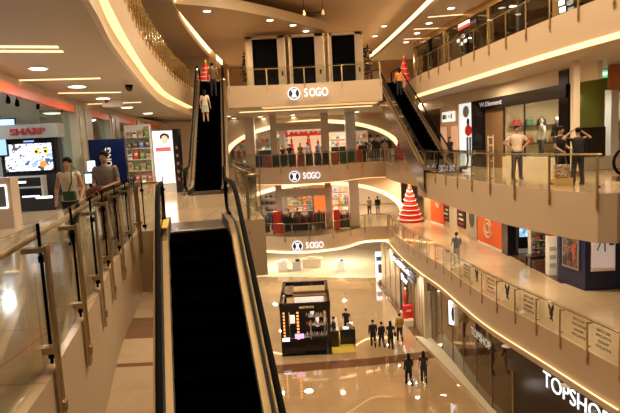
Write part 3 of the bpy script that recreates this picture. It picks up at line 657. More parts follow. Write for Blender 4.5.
# white lit advertising lightbox with black side
Yp = 20.6
pa, pb = gy(157, 188, Yp), gy(176, 188, Yp)
t = thing('advertising_lightbox', 'tall white lit advertising panel with a face and red words', 'panel', ((pa.x + pb.x) / 2, Yp, L2Z), 0.0)
wd = pb.x - pa.x
MB().box((0, 0.1, 1.18), (wd + 0.06, 0.2, 2.36)).build('case', white, t)
MB().box((0, -0.01, 1.35), (wd - 0.02, 0.02, 1.95)).build('poster', mat('lit_poster_white', (0.9, 0.9, 0.92), 0.4, emit=(0.95, 0.95, 1.0), es=1.15), t)
MB().ell((0.08, -0.03, 2.02), (0.13, 0.012, 0.17)).build('printed_face', mat('printed_skin', (0.8, 0.55, 0.45), 0.5, emit=(0.8, 0.5, 0.42), es=0.6), t)
MB().ell((0.08, -0.025, 2.12), (0.19, 0.01, 0.15)).build('printed_hair', mat('printed_hair', (0.05, 0.03, 0.03), 0.5), t)
MB().box((0.0, -0.03, 1.66), (wd * 0.8, 0.01, 0.16)).build('printed_red_words', mat('printed_red', (0.85, 0.1, 0.1), 0.5, emit=(0.8, 0.1, 0.1), es=0.8), t)
MB().box((wd / 2 + 0.16, 0.1, 1.2), (0.24, 0.3, 2.4)).build('black_side', black, t)
for z in (0.5, 0.8, 1.1, 1.4, 1.7): MB().box((wd / 2 + 0.16, -0.06, z), (0.08, 0.02, 0.12)).build('side_label', mat('dim_label', (0.3, 0.1, 0.05), 0.5), t)
# goods shelves behind, left gallery end
def shelf_unit(x, y, z, w_, h, n, rz, label, frame, goods, gl, gg, group=None, per=5):
    t = thing('display_shelf', label, 'shelf', (x, y, z), rz, group)
    for s in (-1, 1): MB().box((s * w_ / 2, 0, h / 2), (0.04, 0.4, h)).build('side_panel', frame, t)
    MB().box((0, 0.19, h / 2), (w_, 0.02, h)).build('back_panel', frame, t)
    R = Matrix.Rotation(rz, 3, 'Z')
    for k in range(n):
        zz = 0.12 + k * (h - 0.2) / n
        MB().box((0, 0, zz), (w_, 0.38, 0.03)).build('shelf', frame, t)
        for j in range(per):
            gx = -w_ / 2 + (j + 0.5) * w_ / per; hh = (h - 0.2) / n * random.uniform(0.45, 0.8)
            v = R @ Vector((gx, -0.02, zz + 0.017))
            goods(x + v.x, y + v.y, z + v.z, w_ / per * 0.7, hh, rz, gl, gg)
    return t
PAL = [(0.7, 0.06, 0.04), (0.75, 0.7, 0.62), (0.08, 0.08, 0.1), (0.6, 0.35, 0.1), (0.12, 0.18, 0.4), (0.7, 0.5, 0.35), (0.1, 0.3, 0.12), (0.8, 0.25, 0.05)]
PM = [mat('goods_colour_%s' % 'abcdefgh'[i], c, 0.5) for i, c in enumerate(PAL)]
bagproto = {}
def bag(x, y, z, w_, h, rz, l, g):
    k = random.randrange(8)
    if k not in bagproto:
        t = thing('handbag', l, 'bag', (x, y, z), rz, g)
        MB().add([(-.5, -.18, 0), (.5, -.18, 0), (.5, .18, 0), (-.5, .18, 0), (-.4, -.1, .7), (.4, -.1, .7), (.4, .1, .7), (-.4, .1, .7)], [(3, 2, 1, 0), (4, 5, 6, 7), (0, 1, 5, 4), (1, 2, 6, 5), (2, 3, 7, 6), (3, 0, 4, 7)]).build('body', PM[k], t, bevel=0.03)
        MB().tube([(-.25, 0, .68), (-.2, 0, .9), (0, 0, 1.0), (.2, 0, .9), (.25, 0, .68)], 0.03, 6).build('handle', PM[k], t)
        bagproto[k] = t; t.scale = (w_, 0.6, h); return t
    return dup(bagproto[k], (x, y, z), rz, l, g, (w_, 0.6, h))
boxproto = {}
def carton(x, y, z, w_, h, rz, l, g):
    k = random.randrange(8)
    if k not in boxproto:
        t = thing('product_box', l, 'box', (x, y, z), rz, g)
        MB().box((0, 0, .5), (1, .5, 1)).build('carton', PM[k], t); MB().box((0, -0.26, .6), (.7, .02, .3)).build('label', PM[(k + 1) % 8], t)
        boxproto[k] = t; t.scale = (w_, 0.5, h); return t
    return dup(boxproto[k], (x, y, z), rz, l, g, (w_, 0.5, h))
wsh = mat('white_shelf', (0.72, 0.68, 0.6), 0.5)
q = gy(145, 190, 27)
shelf_unit(q.x - 0.3, 27.6, L2Z, 1.2, 3.0, 5, 0.1, 'tall shelf of small boxes left of the white advertising panel', wsh, carton, 'small coloured product box on the tall shelf beside the white panel', 'boxes on the left gallery shelf', per=4)
q = gy(140, 190, 33)
shelf_unit(q.x - 0.8, 34, L2Z, 1.4, 3.0, 5, 0.1, 'farther shelf of small boxes in the left gallery', wsh, carton, 'small coloured product box on the farther left gallery shelf', 'boxes on the farther left shelf', per=4)
struct('wall_left', MB().wall([(-13, 44.0), (-6.9, 44.2)], 10.4, 14.3, 0.2), wallp, 'end wall of the left gallery')

# ================================================================ BACK STORES (levels 1 and 2)
storew = mat('store_wall_bright', (0.82, 0.70, 0.54), 0.6)
archm = mat('arch_plaster', (0.72, 0.56, 0.38), 0.5)
for (z, sfx) in ((L2Z, 'second'), (L1Z, 'first')):
    struct('wall_back', MB().box((0.5, 58.5, z + 2), (19, 0.2, 3.95)), storew, 'bright rear wall of the %s level store' % sfx)
    # arched portal
    acx, aw, ah, top = 0.45, 7.35, 3.35, z + 3.94
    n = 32; arc = [(acx - aw * math.cos(PI * i / n), z + ah * math.sin(PI * i / n) ** 0.8) for i in range(n + 1)]
    mb = MB()
    fx = acx + aw + 0.1
    for yy, fl in ((45.9, False), (46.2, True)):
        vs = []; 
        for (x, q) in arc: vs += [(x, yy, q), (x, yy, top)]
        mb.add(vs, [((2 * i, 2 * i + 2, 2 * i + 3, 2 * i + 1) if not fl else (2 * i, 2 * i + 1, 2 * i + 3, 2 * i + 2)) for i in range(n)])
    vs = []
    for (x, q) in arc: vs += [(x, 45.9, q), (x, 46.2, q)]
    mb.add(vs, [(2 * i, 2 * i + 1, 2 * i + 3, 2 * i + 2) for i in range(n)])
    mb.box((-8.6, 46.05, z + 1.97), (3.4, 0.3, 3.94))
    struct('wall_back', mb, archm, 'arched portal wall of the %s level store' % sfx)
    pa = []; wa = 0.42
    mb = MB(); vs = []
    for i in range(n + 1):
        a = PI * i / n; x, q = arc[i]
        vs += [(x, 45.86, q), (acx - (aw + 0.05 + wa * abs(math.cos(a))) * math.cos(a), 45.86, z + (ah + wa * 0.7) * math.sin(a) ** 0.8)]
    k = len(vs); vs += [(v[0], 45.89, v[2]) for v in vs]
    mb.add(vs, [(2 * i, 2 * i + 2, 2 * i + 3, 2 * i + 1) for i in range(n)] + [(k + 2 * i, k + 2 * i + 1, k + 2 * i + 3, k + 2 * i + 2) for i in range(n)] + [(2 * i, k + 2 * i, k + 2 * i + 2, 2 * i + 2) for i in range(n)] + [(2 * i + 1, 2 * i + 3, k + 2 * i + 3, k + 2 * i + 1) for i in range(n)])
    o = mb.build('arch_light', strip2); tag(o, 'glowing arched band over the %s level store entrance' % sfx, 'light')
colm = mat('store_column', (0.60, 0.50, 0.40), 0.4)
def column(px, w_, z, Y, label, h=3.94, M=colm):
    x = gy(px, 150 if z > 9 else 215, Y).x
    t = thing('column', label, 'column', (x, Y, z)); MB().box((0, 0, h / 2), (w_, w_, h)).build('shaft', M, t); MB().box((0, 0, 0.1), (w_ + 0.05, w_ + 0.05, 0.2)).build('skirting', brass, t); return t
column(251, 0.75, L2Z, 44, 'column of the second level store nearest the left escalator')
column(274.5, 0.5, L2Z, 42.5, 'column of the second level store left of the hanging name beam')
column(325.5, 0.6, L2Z, 42.5, 'column of the second level store right of the hanging name beam')
column(351, 0.8, L2Z, 43.6, 'broad grey column right of the red decorations on the second level', M=mat('grey_column', (0.48, 0.47, 0.46), 0.35))
column(280, 0.5, L1Z, 43, 'left column of the first level store beside the red cabinets')
column(329, 0.5, L1Z, 43, 'column of the first level store right of the two black shirts')
column(354.5, 0.75, L1Z, 42.7, 'broad column at the right end of the first level store')
for z, Y, a, b, l in ((L2Z, 42.3, 272, 328, 'pale beam with faint lettering between two columns of the second level'), (L1Z, 42.8, 278, 331, 'pale beam between two columns of the first level')):
    A, B = gy(a, 126 if z > 9 else 192, Y), gy(b, 124 if z > 9 else 190, Y)
    t = thing('name_beam', l, 'beam', ((A.x + B.x) / 2, Y, z + 2.75)); MB().box((0, -0.3, 0.3), (B.x - A.x, 0.12, 0.6)).build('board', mat('pale_beam', (0.62, 0.55, 0.46), 0.4), t)
    if z > 9: text('lettering', 'the atrium', 0.4, ((A.x + B.x) / 2, Y - 0.38, z + 3.05), 0, mat('faint_letter', (0.42, 0.36, 0.3), 0.5), t, 0.01, align='CENTER') if False else MB().box((0, -0.37, 0.3), (1.9, 0.02, 0.08)).build('faint_line', mat('faint_letter', (0.42, 0.36, 0.3), 0.5), t)
# shelves of goods
def shelves(z, lvl):
    k = 0
    for (x, y, w_, fr, gd) in (((-6.6, 52, 2.4, wsh, bag), (-3.6, 50.5, 2.2, wsh, bag), (-1.0, 55, 2.4, wsh, carton), (2.6, 54, 2.4, wsh, bag), (5.2, 50, 2.2, blackmt, carton), (7.2, 53, 2.0, blackmt, bag), (-8.4, 49, 2.0, wsh, carton))[:4] if lvl == 'first' else ((-6.6, 52, 2.4, wsh, bag), (-3.6, 50.5, 2.2, wsh, bag), (-1.0, 55, 2.4, wsh, carton), (2.6, 54, 2.4, wsh, bag), (5.0, 54, 2.0, wsh, bag), (7.2, 55, 2.0, wsh, bag), (-8.4, 49, 2.0, wsh, carton))):
        l = ['leftmost but one', 'left of centre', 'centre rear', 'right of centre', 'second from right', 'rightmost', 'leftmost'][k]
        shelf_unit(x, y, z, w_, 2.7, 4, 0, 'bright goods shelf of the %s level store, %s' % (lvl, l), fr, gd, 'small coloured article on the shelves inside the %s level store' % lvl, 'goods inside the %s level store' % lvl, per=5); k += 1
shelves(L2Z, 'second'); shelves(L1Z, 'first')
# suitcases along the second level rail
scol = [(0.02, 0.035, 0.10), (0.38, 0.09, 0.03), (0.02, 0.02, 0.025), (0.03, 0.035, 0.03), (0.03, 0.03, 0.035), (0.30, 0.06, 0.03), (0.02, 0.02, 0.03), (0.03, 0.05, 0.12), (0.03, 0.03, 0.03), (0.40, 0.09, 0.03), (0.04, 0.09, 0.04), (0.05, 0.10, 0.05), (0.5, 0.08, 0.02)]
sname = ['navy', 'brown', 'black', 'dark green', 'black', 'rust brown', 'black', 'dark blue', 'black', 'rust red', 'green', 'moss green', 'orange red']
place = ['farthest left by the landing', 'beside the navy one at far left', 'right of the left column', 'between two black ones', 'left of the red decorations', 'below the red decorations', 'behind the store sign letters', 'below the man in pale blue', 'left of the right beam column', 'just left of the broad grey column', 'in front of the broad grey column', 'right of the other green one', 'last at the right end of the row']
for i in range(13):
    px = 259 + i * 8.4; x = gy(px, 160, 40.6).x; Y = min(E2B, key=lambda p: abs(p[0] - x))[1] + 0.55; x = gy(px, 160, Y).x
    M = mat('suitcase_shell_%s' % 'abcdefghijklm'[i], scol[i], 0.4)
    t = thing('suitcase', '%s suitcase behind the middle back balustrade, %s' % (sname[i], place[i]), 'suitcase', (x, Y, L2Z), random.uniform(-.15, .15), 'suitcases behind the middle balustrade')
    MB().box((0, 0, 0.49), (0.52, 0.30, 0.86)).build('shell', M, t, bevel=0.05)
    for zz in (0.3, 0.5, 0.7): MB().box((0, -0.155, zz), (0.46, 0.02, 0.03)).build('rib', M, t)
    MB().tube([(-0.1, 0.08, 0.9), (-0.1, 0.08, 1.02), (0.1, 0.08, 1.02), (0.1, 0.08, 0.9)], 0.015, 6).build('handle', blackm, t)
    for sx in (-0.2, 0.2): MB().ell((sx, 0, 0.035), (0.035, 0.05, 0.035)).build('wheel', blackm, t)
# red christmas decorations of the second level store
redd = mat('red_fabric', (0.75, 0.03, 0.02), 0.5, var=0.3, scale=3); whd = mat('white_fabric', (0.85, 0.8, 0.75), 0.5)
A, B = gy(285, 134, 47), gy(322, 132, 47)
t = thing('hanging_banner', 'long red and white garland hanging over the second level store', 'decoration', ((A.x + B.x) / 2, 47, A.z - 0.35))
MB().box((0, 0, 0.3), (B.x - A.x, 0.1, 0.4)).build('banner', redd, t)
for k in range(7): MB().ell(((k - 3) * (B.x - A.x) / 7.5, -0.08, 0.42 + 0.08 * (k % 2)), (0.12, 0.05, 0.12)).build('ornament', whd, t)
A, B = gy(288, 140, 49), gy(322, 138, 49)
o = MB().box(((A.x + B.x) / 2, 49, L2Z + 1.5), (B.x - A.x, 0.15, 3.0)).build('backdrop_screen', mat('warm_lit_screen', (0.9, 0.62, 0.35), 0.6, emit=(1.0, 0.7, 0.4), es=0.5)); tag(o, 'warm lit backdrop panel behind the red cones on the second level', 'screen')
def cone_tree(loc, h, r, label, tiers=7, M1=redd, M2=whd):
    t = thing('christmas_tree', label, 'christmas tree', loc)
    MB().tube([(0, 0, 0), (0, 0, h * 0.96)], 0.05, 8).build('pole', brass, t)
    MB().tube([(0, 0, 0), (0, 0, h * 0.05)], r * 0.9, 18).build('base', M1, t)
    for k in range(tiers):
        z0 = h * (0.06 + 0.86 * k / tiers); rr = r * (1 - k / (tiers + 0.6)); hh = h * 0.9 / tiers
        MB().rings([(0, 0, z0, rr, rr), (0, 0, z0 + hh * 0.25, rr * 1.04, rr * 1.04), (0, 0, z0 + hh * 0.8, rr * 0.88, rr * 0.88), (0, 0, z0 + hh * 1.1, rr * 0.7, rr * 0.7)], 18).build('tier', M1, t, True)
        pts = [((rr * 1.05) * math.cos(g), (rr * 1.05) * math.sin(g), z0 + hh * (0.12 + 0.38 * (0.5 + 0.5 * math.sin(g * 1.0)))) for g in [2 * PI * j / 20 for j in range(21)]]
        MB().tube(pts, 0.03 * r + 0.012, 6).build('ribbon', M2, t, True)
    st = MB(); st.ell((0, 0, h), (r * 0.14, r * 0.06, r * 0.18)); st.build('star', mat('gold_star', (0.9, 0.6, 0.15), 0.3, 0.8), t)
    return t
for i, (px, h) in enumerate(((292, 2.3), (300, 1.7), (309, 2.8), (318, 2.0))):
    cone_tree((gy(px, 150, 47.8).x, 47.8 - 0.3 * i, L2Z), h, 0.34, ['tall red decorative cone left in the second level store', 'low red decorative cone beside the tall left one', 'tallest red decorative cone under the red garland', 'red decorative cone at the right of the backdrop'][i], 5)
q = gz(410, 213, L1Z); cone_tree((gy(410, 205, 44.5).x, 44.5, L1Z), 3.1, 0.98, 'big red and white spiral tree on the first level by the light curve', 7)
cone_tree((gy(398, 150, 45).x + 0.2, 44.9, L2Z), 2.0, 0.6, 'red and white tree on the second level left of the right escalator', 6)
cone_tree((gy(206.5, 80, 38).x, 38, L3Z), 2.35, 0.85, 'red tree at the head of the left upper escalator', 7)
cone_tree((gy(404, 62, 43).x, 43, L3Z), 2.85, 0.6, 'red tree at the head of the right escalator', 6)

# ================================================================ LEVEL 3 BRIDGE: dark lift doors in cream portals
portal = mat('cream_portal', (0.62, 0.48, 0.33), 0.35, var=0.05)
def lift(pxa, pxb, da, db, label, Y=38.0, ptop=19.45):
    A, B = gy(pxa, 60, Y), gy(pxb, 60, Y); D, E_ = gy(da, 60, Y), gy(db, 60, Y); cx = (A.x + B.x) / 2; h = ptop - L3Z
    t = thing('lift_portal', label, 'lift', (cx, Y, L3Z))
    MB().box(((A.x + D.x) / 2 - cx, 0, h / 2), (D.x - A.x, 0.5, h)).build('jamb', portal, t); MB().box(((E_.x + B.x) / 2 - cx, 0, h / 2), (B.x - E_.x, 0.5, h)).build('jamb', portal, t)
    MB().box((0, 0.02, h - 0.09), (B.x - A.x, 0.54, 0.18)).build('lintel', portal, t)
    MB().box(((D.x + E_.x) / 2 - cx, 0.05, (h - 0.18) / 2), (E_.x - D.x, 0.12, h - 0.18)).build('dark_door', mat('dull_black', (.004, .004, .005), .9, spec=.05), t)
    for x in (A.x + 0.06, B.x - 0.06): MB().box((x - cx, -0.26, h / 2), (0.05, 0.03, h)).build('edge_strip', brass, t)
    MB().box(((E_.x + B.x) / 2 - cx, -0.27, 1.3), (0.12, 0.03, 0.3)).build('call_panel', blackmt, t)
lift(246, 286, 253, 278, 'left cream portal around a tall black door on the bridge')
lift(289, 325, 292.5, 315, 'middle cream portal around a tall black door on the bridge')
lift(328, 363, 332, 355, 'right cream portal around a tall black door on the bridge')
struct('wall_back', MB().box((-0.0, 41.5, 17.65), (7.6, 0.2, 4.0)), wallp, 'wall behind the dark doors of the bridge')
def plantpot(px, py, Y, z, h, label, col):
    q = gy(px, py, Y); t = thing('potted_plant', label, 'plant', (q.x, Y, z))
    MB().rings([(0, 0, 0, .16, .16), (0, 0, .35, .22, .22)], 14).build('pot', blackmt, t)
    MB().tube([(0, 0, .3), (0.03, 0, h * 0.5), (0, 0, h * 0.8)], 0.03, 6).build('stem', mat('bark', (.1, .05, .03), .7), t)
    mb = MB()
    for k in range(70):
        g = random.uniform(0, 2 * PI); u = random.uniform(.35, 1); r = random.uniform(.1, .42) * (1.1 - abs(u - .65))
        mb.ell((r * math.cos(g), r * math.sin(g), h * u), (.09, .09, .07), 6, 4)
    mb.build('foliage', mat('dark_foliage', col, .6), t)
plantpot(245, 50, 39.0, L3Z, 3.0, 'tall dark plant left of the left cream portal', (.015, .012, .01))
plantpot(366, 40, 39.0, L3Z, 3.1, 'tall dark plant right of the right cream portal', (.015, .012, .01))
# hanging track bar with two lamps
pa, pb = gy(304, 13, 24), gy(323, 12, 24)
t = thing('hanging_lamp_bar', 'trapeze bar with two lamps hanging from the atrium ceiling', 'lamp', (pa.x, 24, pa.z))
Lb = pb.x - pa.x
for x in (0, Lb):
    MB().tube([(x, 0, 0), (x, 0, 21.0 - pa.z)], 0.012, 6).build('cable', blackm, t); MB().tube([(x, 0, 0.1), (x, 0, -0.12)], [0.05, 0.09], 12).build('lamp_head', brass, t)
MB().tube([(0, 0, 0), (Lb, 0, 0)], 0.02, 6).build('bar', blackm, t)

# ================================================================ SHOP ROW HELPERS
def seg_at(line, px, py):
    """where the view ray through a photo point meets a vertical wall line"""
    d = ray(px, py)
    for i in range(len(line) - 1):
        a, b = Vector(line[i]), Vector(line[i + 1]); e = b - a; den = d.x * e.y - d.y * e.x
        if abs(den) < 1e-9: continue
        s = (a.x * e.y - a.y * e.x) / den; u = (d.x * a.y * 1.0 - d.y * a.x) / den * -1
        u = ((d.x * s - a.x) * e.x + (d.y * s - a.y) * e.y) / e.length_squared
        if -0.001 <= u <= 1.001 and s > 0: return Vector((d.x * s, d.y * s, CZ + d.z * s))
    return Vector((d.x, d.y, 0))
def wallpanel(name, line, pxa, pxb, pym, z0, z1, M, label, cat, th=0.08, group=None, parent=None, off=0.0):
    """a panel standing on a wall line, built nearer end last"""
    a, b = seg_at(line, pxa, pym), seg_at(line, pxb, pym)
    c = (a + b) / 2; rz = math.atan2(b.y - a.y, b.x - a.x); L = (b - a).to_2d().length
    t = thing(name, label, cat, (c.x - math.sin(rz) * -off, c.y - math.cos(rz) * off, z0), rz, group)
    o = MB().box((0, 0, (z1 - z0) / 2), (L, th, z1 - z0)).build('board', M, t)
    return t, L, rz
# ---- LEVEL 3 right shops
W3 = [(8.9, 43.5), (9.8, 36.7), (10.75, 30.9), (12.4, 20.5), (13.8, 10.0), (14.2, 7)]
goldb = mat('gold_bulkhead', (0.55, 0.36, 0.14), 0.25, 0.7, var=0.15, scale=1.5)
struct('wall_right', MB().wall(W3, 19.1, 19.5, 0.3), goldb, 'golden bulkhead over the third level shops')
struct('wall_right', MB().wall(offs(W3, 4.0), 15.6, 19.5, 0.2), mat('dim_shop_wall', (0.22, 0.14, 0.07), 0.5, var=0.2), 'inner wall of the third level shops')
R3 = resample(W3, 3.2)
for i in range(len(R3) - 1):
    (q, tg), (q2, _) = R3[i], R3[i + 1]; l = ['farthest', 'second farthest', 'third farthest', 'fourth', 'middle', 'seventh from the near end', 'sixth', 'fifth', 'fourth nearest', 'third nearest', 'second nearest', 'nearest', 'last'][min(i, 12)]
    t = thing('shop_window', 'dark glazed shopfront on the third level, %s' % l, 'shopfront', (q.x, q.y, L3Z)); d = q2 - q; rz = math.atan2(d.y, d.x)
    MB().box((0, 0, 1.75), (0.3, 0.3, 3.5), rz).build('pier', blackmt if i % 2 else goldb, t)
    MB().box((d.x / 2, d.y / 2, 1.75), (d.length - 0.3, 0.03, 3.48), rz).build('pane', darkg, t)
    if i % 2 == 0: MB().box((d.x / 2 + .5, d.y / 2, 2.3), (d.length * .6, 0.06, 1.9), rz).build('hanging_display', [blackmt, cream, mat('deep_brown', (.05, .025, .012), .5)][(i // 2) % 3], t)
    MB().box((d.x / 2, d.y / 2, 0.08), (d.length, 0.12, 0.16), rz).build('sill', brass, t)
def l3sign(px, py, w_, h, M, label, txt=None):
    a = seg_at(W3, px, py); t = thing('shop_sign', label, 'sign', (a.x - 0.2, a.y - 0.1, a.z - h / 2), math.atan2(-10.4, 1.65)); MB().box((0, 0, h / 2), (w_, 0.06, h)).build('board', M, t)
    if txt: text('lettering', txt, h * 0.6, (a.x - 0.27, a.y - 0.12, a.z), math.atan2(-10.4, 1.65), whitee, t, 0.01, align='CENTER', sx=w_ / (h * 0.6 * len(txt) * 0.75))
l3sign(466.5, 27, 1.5, 0.16, mat('red_lit_sign', (0.8, 0.05, 0.04), 0.4, emit=(0.9, 0.1, 0.08), es=0.5), 'thin red lit strip sign seen through the upper right balustrade'); l3sign(466.5, 24, 1.5, 0.2, mat('white_lit_sign', (.9, .9, .9), .4, emit=(.9, .9, .9), es=.6), 'white lit strip sign just above the thin red one')
for k, (px, py) in enumerate(((466, 36), (461, 41), (468, 41), (464, 44), (565, 3), (566, 10))):
    l3sign(px, py, 0.34, 0.2, MATS['white_lit_sign'] if k < 4 else lampw, ['lit tag highest under the red sign', 'lit tag left under the red sign', 'lit tag right under the red sign', 'lit tag lowest under the red sign', 'bright label near the upper right picture edge', 'lower bright label near the upper right picture edge'][k])
# ---- LEVEL 2 right shops
W2 = [(7.6, 37), (8.05, 31.5), (8.88, 28.6), (9.3, 26.0), (10.07, 20.8), (10.35, 19.2)]
struct('wall_right', MB().wall([(7.55, 45.8), (7.6, 37), (8.05, 31.5), (8.88, 28.6), (9.3, 26), (10.07, 20.8), (10.35, 19.2)], 13.75, 14.35, 0.2), cream, 'cream bulkhead over the second level shops')
struct('wall_right', MB().wall([(11.5, 45.8), (11.8, 31.5), (12.2, 26.6)], 10.4, 14.35, 0.2), mat('warm_shop_wall', (0.75, 0.55, 0.35), 0.6), 'inner wall of the second level shops')
area(10.2, 30, 13.6, 110, 0.8, NEUT); area(9.6, 36, 13.6, 120, 0.8, NEUT)
t, L, rz = wallpanel('shopfront', W2, 441, 459, 125, L2Z, 13.75, mat('peach_shop', (0.72, 0.48, 0.30), 0.5), 'peach shopfront with a white sign behind the right escalator', 'shopfront')
MB().box((0.1, -0.12, 2.75), (L * 0.62, 0.12, 0.55)).build('white_sign', mat('lit_sign_board', (0.9, 0.9, 0.88), 0.4, emit=(0.9, 0.9, 0.85), es=0.8), t)
for k, (x, w_) in enumerate(((-.42, .3), (-.15, .12), (.2, .1), (.5, .12))): MB().box((0.1 + x * L * .45, -0.2, 2.75), (w_ * L * .4, .02, .26 if k != 2 else .12)).build('dark_mark', blackmt, t)
for x in (-0.3, 0.3): MB().box((x * L, -0.06, 1.15), (0.7, 0.05, 2.1)).build('window_pane', mat('pinkish_window', (0.8, 0.5, 0.35), 0.2, emit=(0.9, 0.5, 0.3), es=0.35), t)
t, L, rz = wallpanel('advertising_lightbox', W2, 460, 474.5, 125, L2Z, 13.75, mat('pale_lightbox', (0.75, 0.8, 0.82), 0.4, emit=(0.85, 0.92, 0.95), es=0.75), 'pale lit poster with a figure in red beside the black shop', 'panel')
MB().ell((0.2, -0.06, 1.9), (0.34, 0.02, 0.3)).build('printed_jacket', redd, t); MB().ell((0.2, -0.07, 2.35), (0.14, 0.02, 0.2)).build('printed_head', mat('printed_hair', (.05, .03, .03)), t)
MB().box((0.1, -0.06, 1.0), (0.18, 0.02, 1.1)).box((0.36, -0.06, 1.05), (0.16, 0.02, 1.0)).build('printed_legs', mat('printed_denim', (0.12, 0.14, 0.2), 0.5), t); MB().ell((0.0, -0.06, 2.9), (0.3, 0.02, 0.32)).build('printed_pattern', mat('printed_grey', (0.4, 0.42, 0.45), 0.5), t)
t, L, rz = wallpanel('shop_pillar', W2, 475, 485.5, 125, L2Z, 13.75, black, 'glossy black pillar right of the pale lit poster', 'pillar', 0.4)
t, L, rz = wallpanel('shop_header', W2, 475.5, 571, 100, 13.25, 13.76, black, 'long black header with a white script name over the bright shop window', 'header', 0.45)
a = seg_at(W2, 484, 103); b_ = seg_at(W2, 505, 101)
text('lettering', 'W.Element', 0.32, (a.x - 0.27, a.y - 0.12, 13.50), math.atan2(b_.y - a.y, b_.x - a.x), mat('dim_script', (.5, .5, .55), .5, emit=(.45, .45, .5), es=.3), t, 0.01, 0.0, sx=1.5)
t, L, rz = wallpanel('shop_door', W2, 486, 503.5, 125, L2Z, 13.25, mat('brown_door', (0.23, 0.13, 0.06), 0.4, var=0.1), 'brown closed panel between the black pillar and the bright window', 'door')
q = seg_at(W2, 496.5, 150); t = thing('ladder_rack', 'small white ladder leaning before the brown panel', 'ladder', (q.x - 0.35, q.y - 0.2, L2Z), -1.2)
t.scale = (.75, .75, .85)
for x in (-.25, .25): MB().box((x, 0, .95), (.04, .04, 1.9)).build('rail', mat('cream_white', (.75, .66, .5), .5), t)
for z in (.4, .85, 1.3, 1.75): MB().box((0, 0, z), (.5, .04, .05)).build('rung', MATS['cream_white'], t)
# bright window bay
a, b_ = seg_at(W2, 504, 125), seg_at(W2, 562, 125)
t = thing('shop_window', 'large bright shop window behind the man in the white shirt', 'window', ((a.x + b_.x) / 2, (a.y + b_.y) / 2, L2Z), math.atan2(b_.y - a.y, b_.x - a.x)); L = (b_ - a).to_2d().length
MB().box((0, 0, 1.7), (L, 0.02, 2.3)).build('pane', shopg, t); MB().box((0, 0, 0.27), (L, 0.2, 0.54)).build('sill', mat('bright_sill', (0.8, 0.68, 0.5), 0.4), t)
for x in (-L / 2 + .02, -L * 0.1, L / 2 - .02): MB().box((x, 0, 1.7), (0.05, 0.06, 2.3)).build('mullion', blackmt, t)
MB().box((-L / 2 + .05, 1.95, 1.6), (.08, 3.7, 3.1)).build('display_backdrop', mat('display_backdrop', (0.85, 0.68, 0.46), 0.6), t)
MB().box((0, 3.8, 1.6), (L, .08, 3.1)).build('display_backdrop', MATS['display_backdrop'], t)
MB().box((0, 1.95, 0.26), (L, 3.7, 0.5)).build('display_floor', MATS['bright_sill'], t)
_v = world_mat(t) @ Vector((0.3, 1.6, 3.2)); area(_v.x, _v.y, _v.z, 130, .7, NEUT)
wmat = world_mat(t); rzw = t.rotation_euler[2]
cl = [mat('cloth_%s' % 'abcdef'[i], c, .7) for i, c in enumerate([(.04, .035, .035), (.75, .7, .62), (.25, .23, .22), (.35, .2, .1), (.1, .08, .07), (.5, .06, .04)])]
def garment_on_form(loc, rz, label, M, stand=True, h=1.75):
    t = thing('mannequin', label, 'mannequin', loc, rz)
    s = h / 1.75
    MB().rings([(0, 0, .78 * s, .17, .12), (0, 0, .92 * s, .18, .13), (0, 0, 1.08 * s, .13, .10), (0, 0, 1.3 * s, .17, .12), (0, 0, 1.42 * s, .19, .10), (0, 0, 1.48 * s, .09, .07), (0, 0, 1.55 * s, .05, .05)], 14).build('dressed_torso', M, t, True)
    for sx in (-1, 1): MB().tube([(sx * .19, 0, 1.42 * s), (sx * .27, -.02, 1.15 * s), (sx * .25, -.1, .92 * s)], [.06, .05, .035], 8).build('sleeve', M, t, True)
    for sx in (-1, 1): MB().tube([(sx * .09, 0, .85 * s), (sx * .1, -.01, .48 * s), (sx * .11, 0, .05)], [.085, .06, .045], 8).build('leg', cl[4], t, True)
    MB().ell((0, 0, 1.66 * s), (.085, .1, .12)).build('head', cl[1], t, True)
    MB().tube([(0, 0, 0), (0, 0, .02)], .22, 16).build('base_disc', blackmt, t)
    return t
for k, (x, y, M, l) in enumerate(((-L * .28, 1.3, cl[1], 'mannequin in pale top in the bright shop window, left'), (-L * .2, 1.9, cl[0], 'mannequin in dark jacket in the middle of the bright shop window'), (-L * .1, 2.3, cl[2], 'mannequin in grey coat in the bright shop window'), (-L * .02, 1.3, cl[0], 'mannequin in black jacket at the right of the bright shop window'))):
    v = wmat @ Vector((x, y, .5)); garment_on_form(v, rzw, l, M, h=1.7)
for k in range(7):
    v = wmat @ Vector((-L / 2 + .3, .5 + (k % 4) * .62, 1.1 + .85 * (k // 4))); bag(v.x, v.y, v.z, .4, .4, rzw + PI / 2, 'small handbag on the rear wall of the bright shop window', 'bags in the bright shop window')
for zz in (1.1, 1.95):
    v = wmat @ Vector((-L / 2 + .27, 1.45, zz - .02)); o = MB().box((0, 0, 0), (.35, 2.5, .04)).build('wall_shelf', cl[4]); o.location = v; o.rotation_euler[2] = rzw; tag(o, 'dark wall shelf holding handbags, %s one in the bright window' % ('lower' if zz < 1.5 else 'upper'), 'shelf')
v = wmat @ Vector((-L * .05, 2.0, 2.45)); sg = thing('hanging_sign', 'small white lit round-lettered sign inside the bright window', 'sign', v, rzw); MB().box((0, 0, 0), (.75, .05, .3)).build('board', whitee, sg); text('lettering', 'coo', .3, world_mat(sg) @ Vector((0, -.03, 0)), rzw, blackmt, sg, .01, .01, align='CENTER')
MB().tube([(0, 0, .15), (0, 0, 1.1)], .008, 5).build('cord', blackm, sg)
t, L, rz = wallpanel('shop_pillar', W2, 562, 571.5, 120, L2Z, 14.3, black, 'black pillar right of the bright shop window', 'pillar', 0.3)
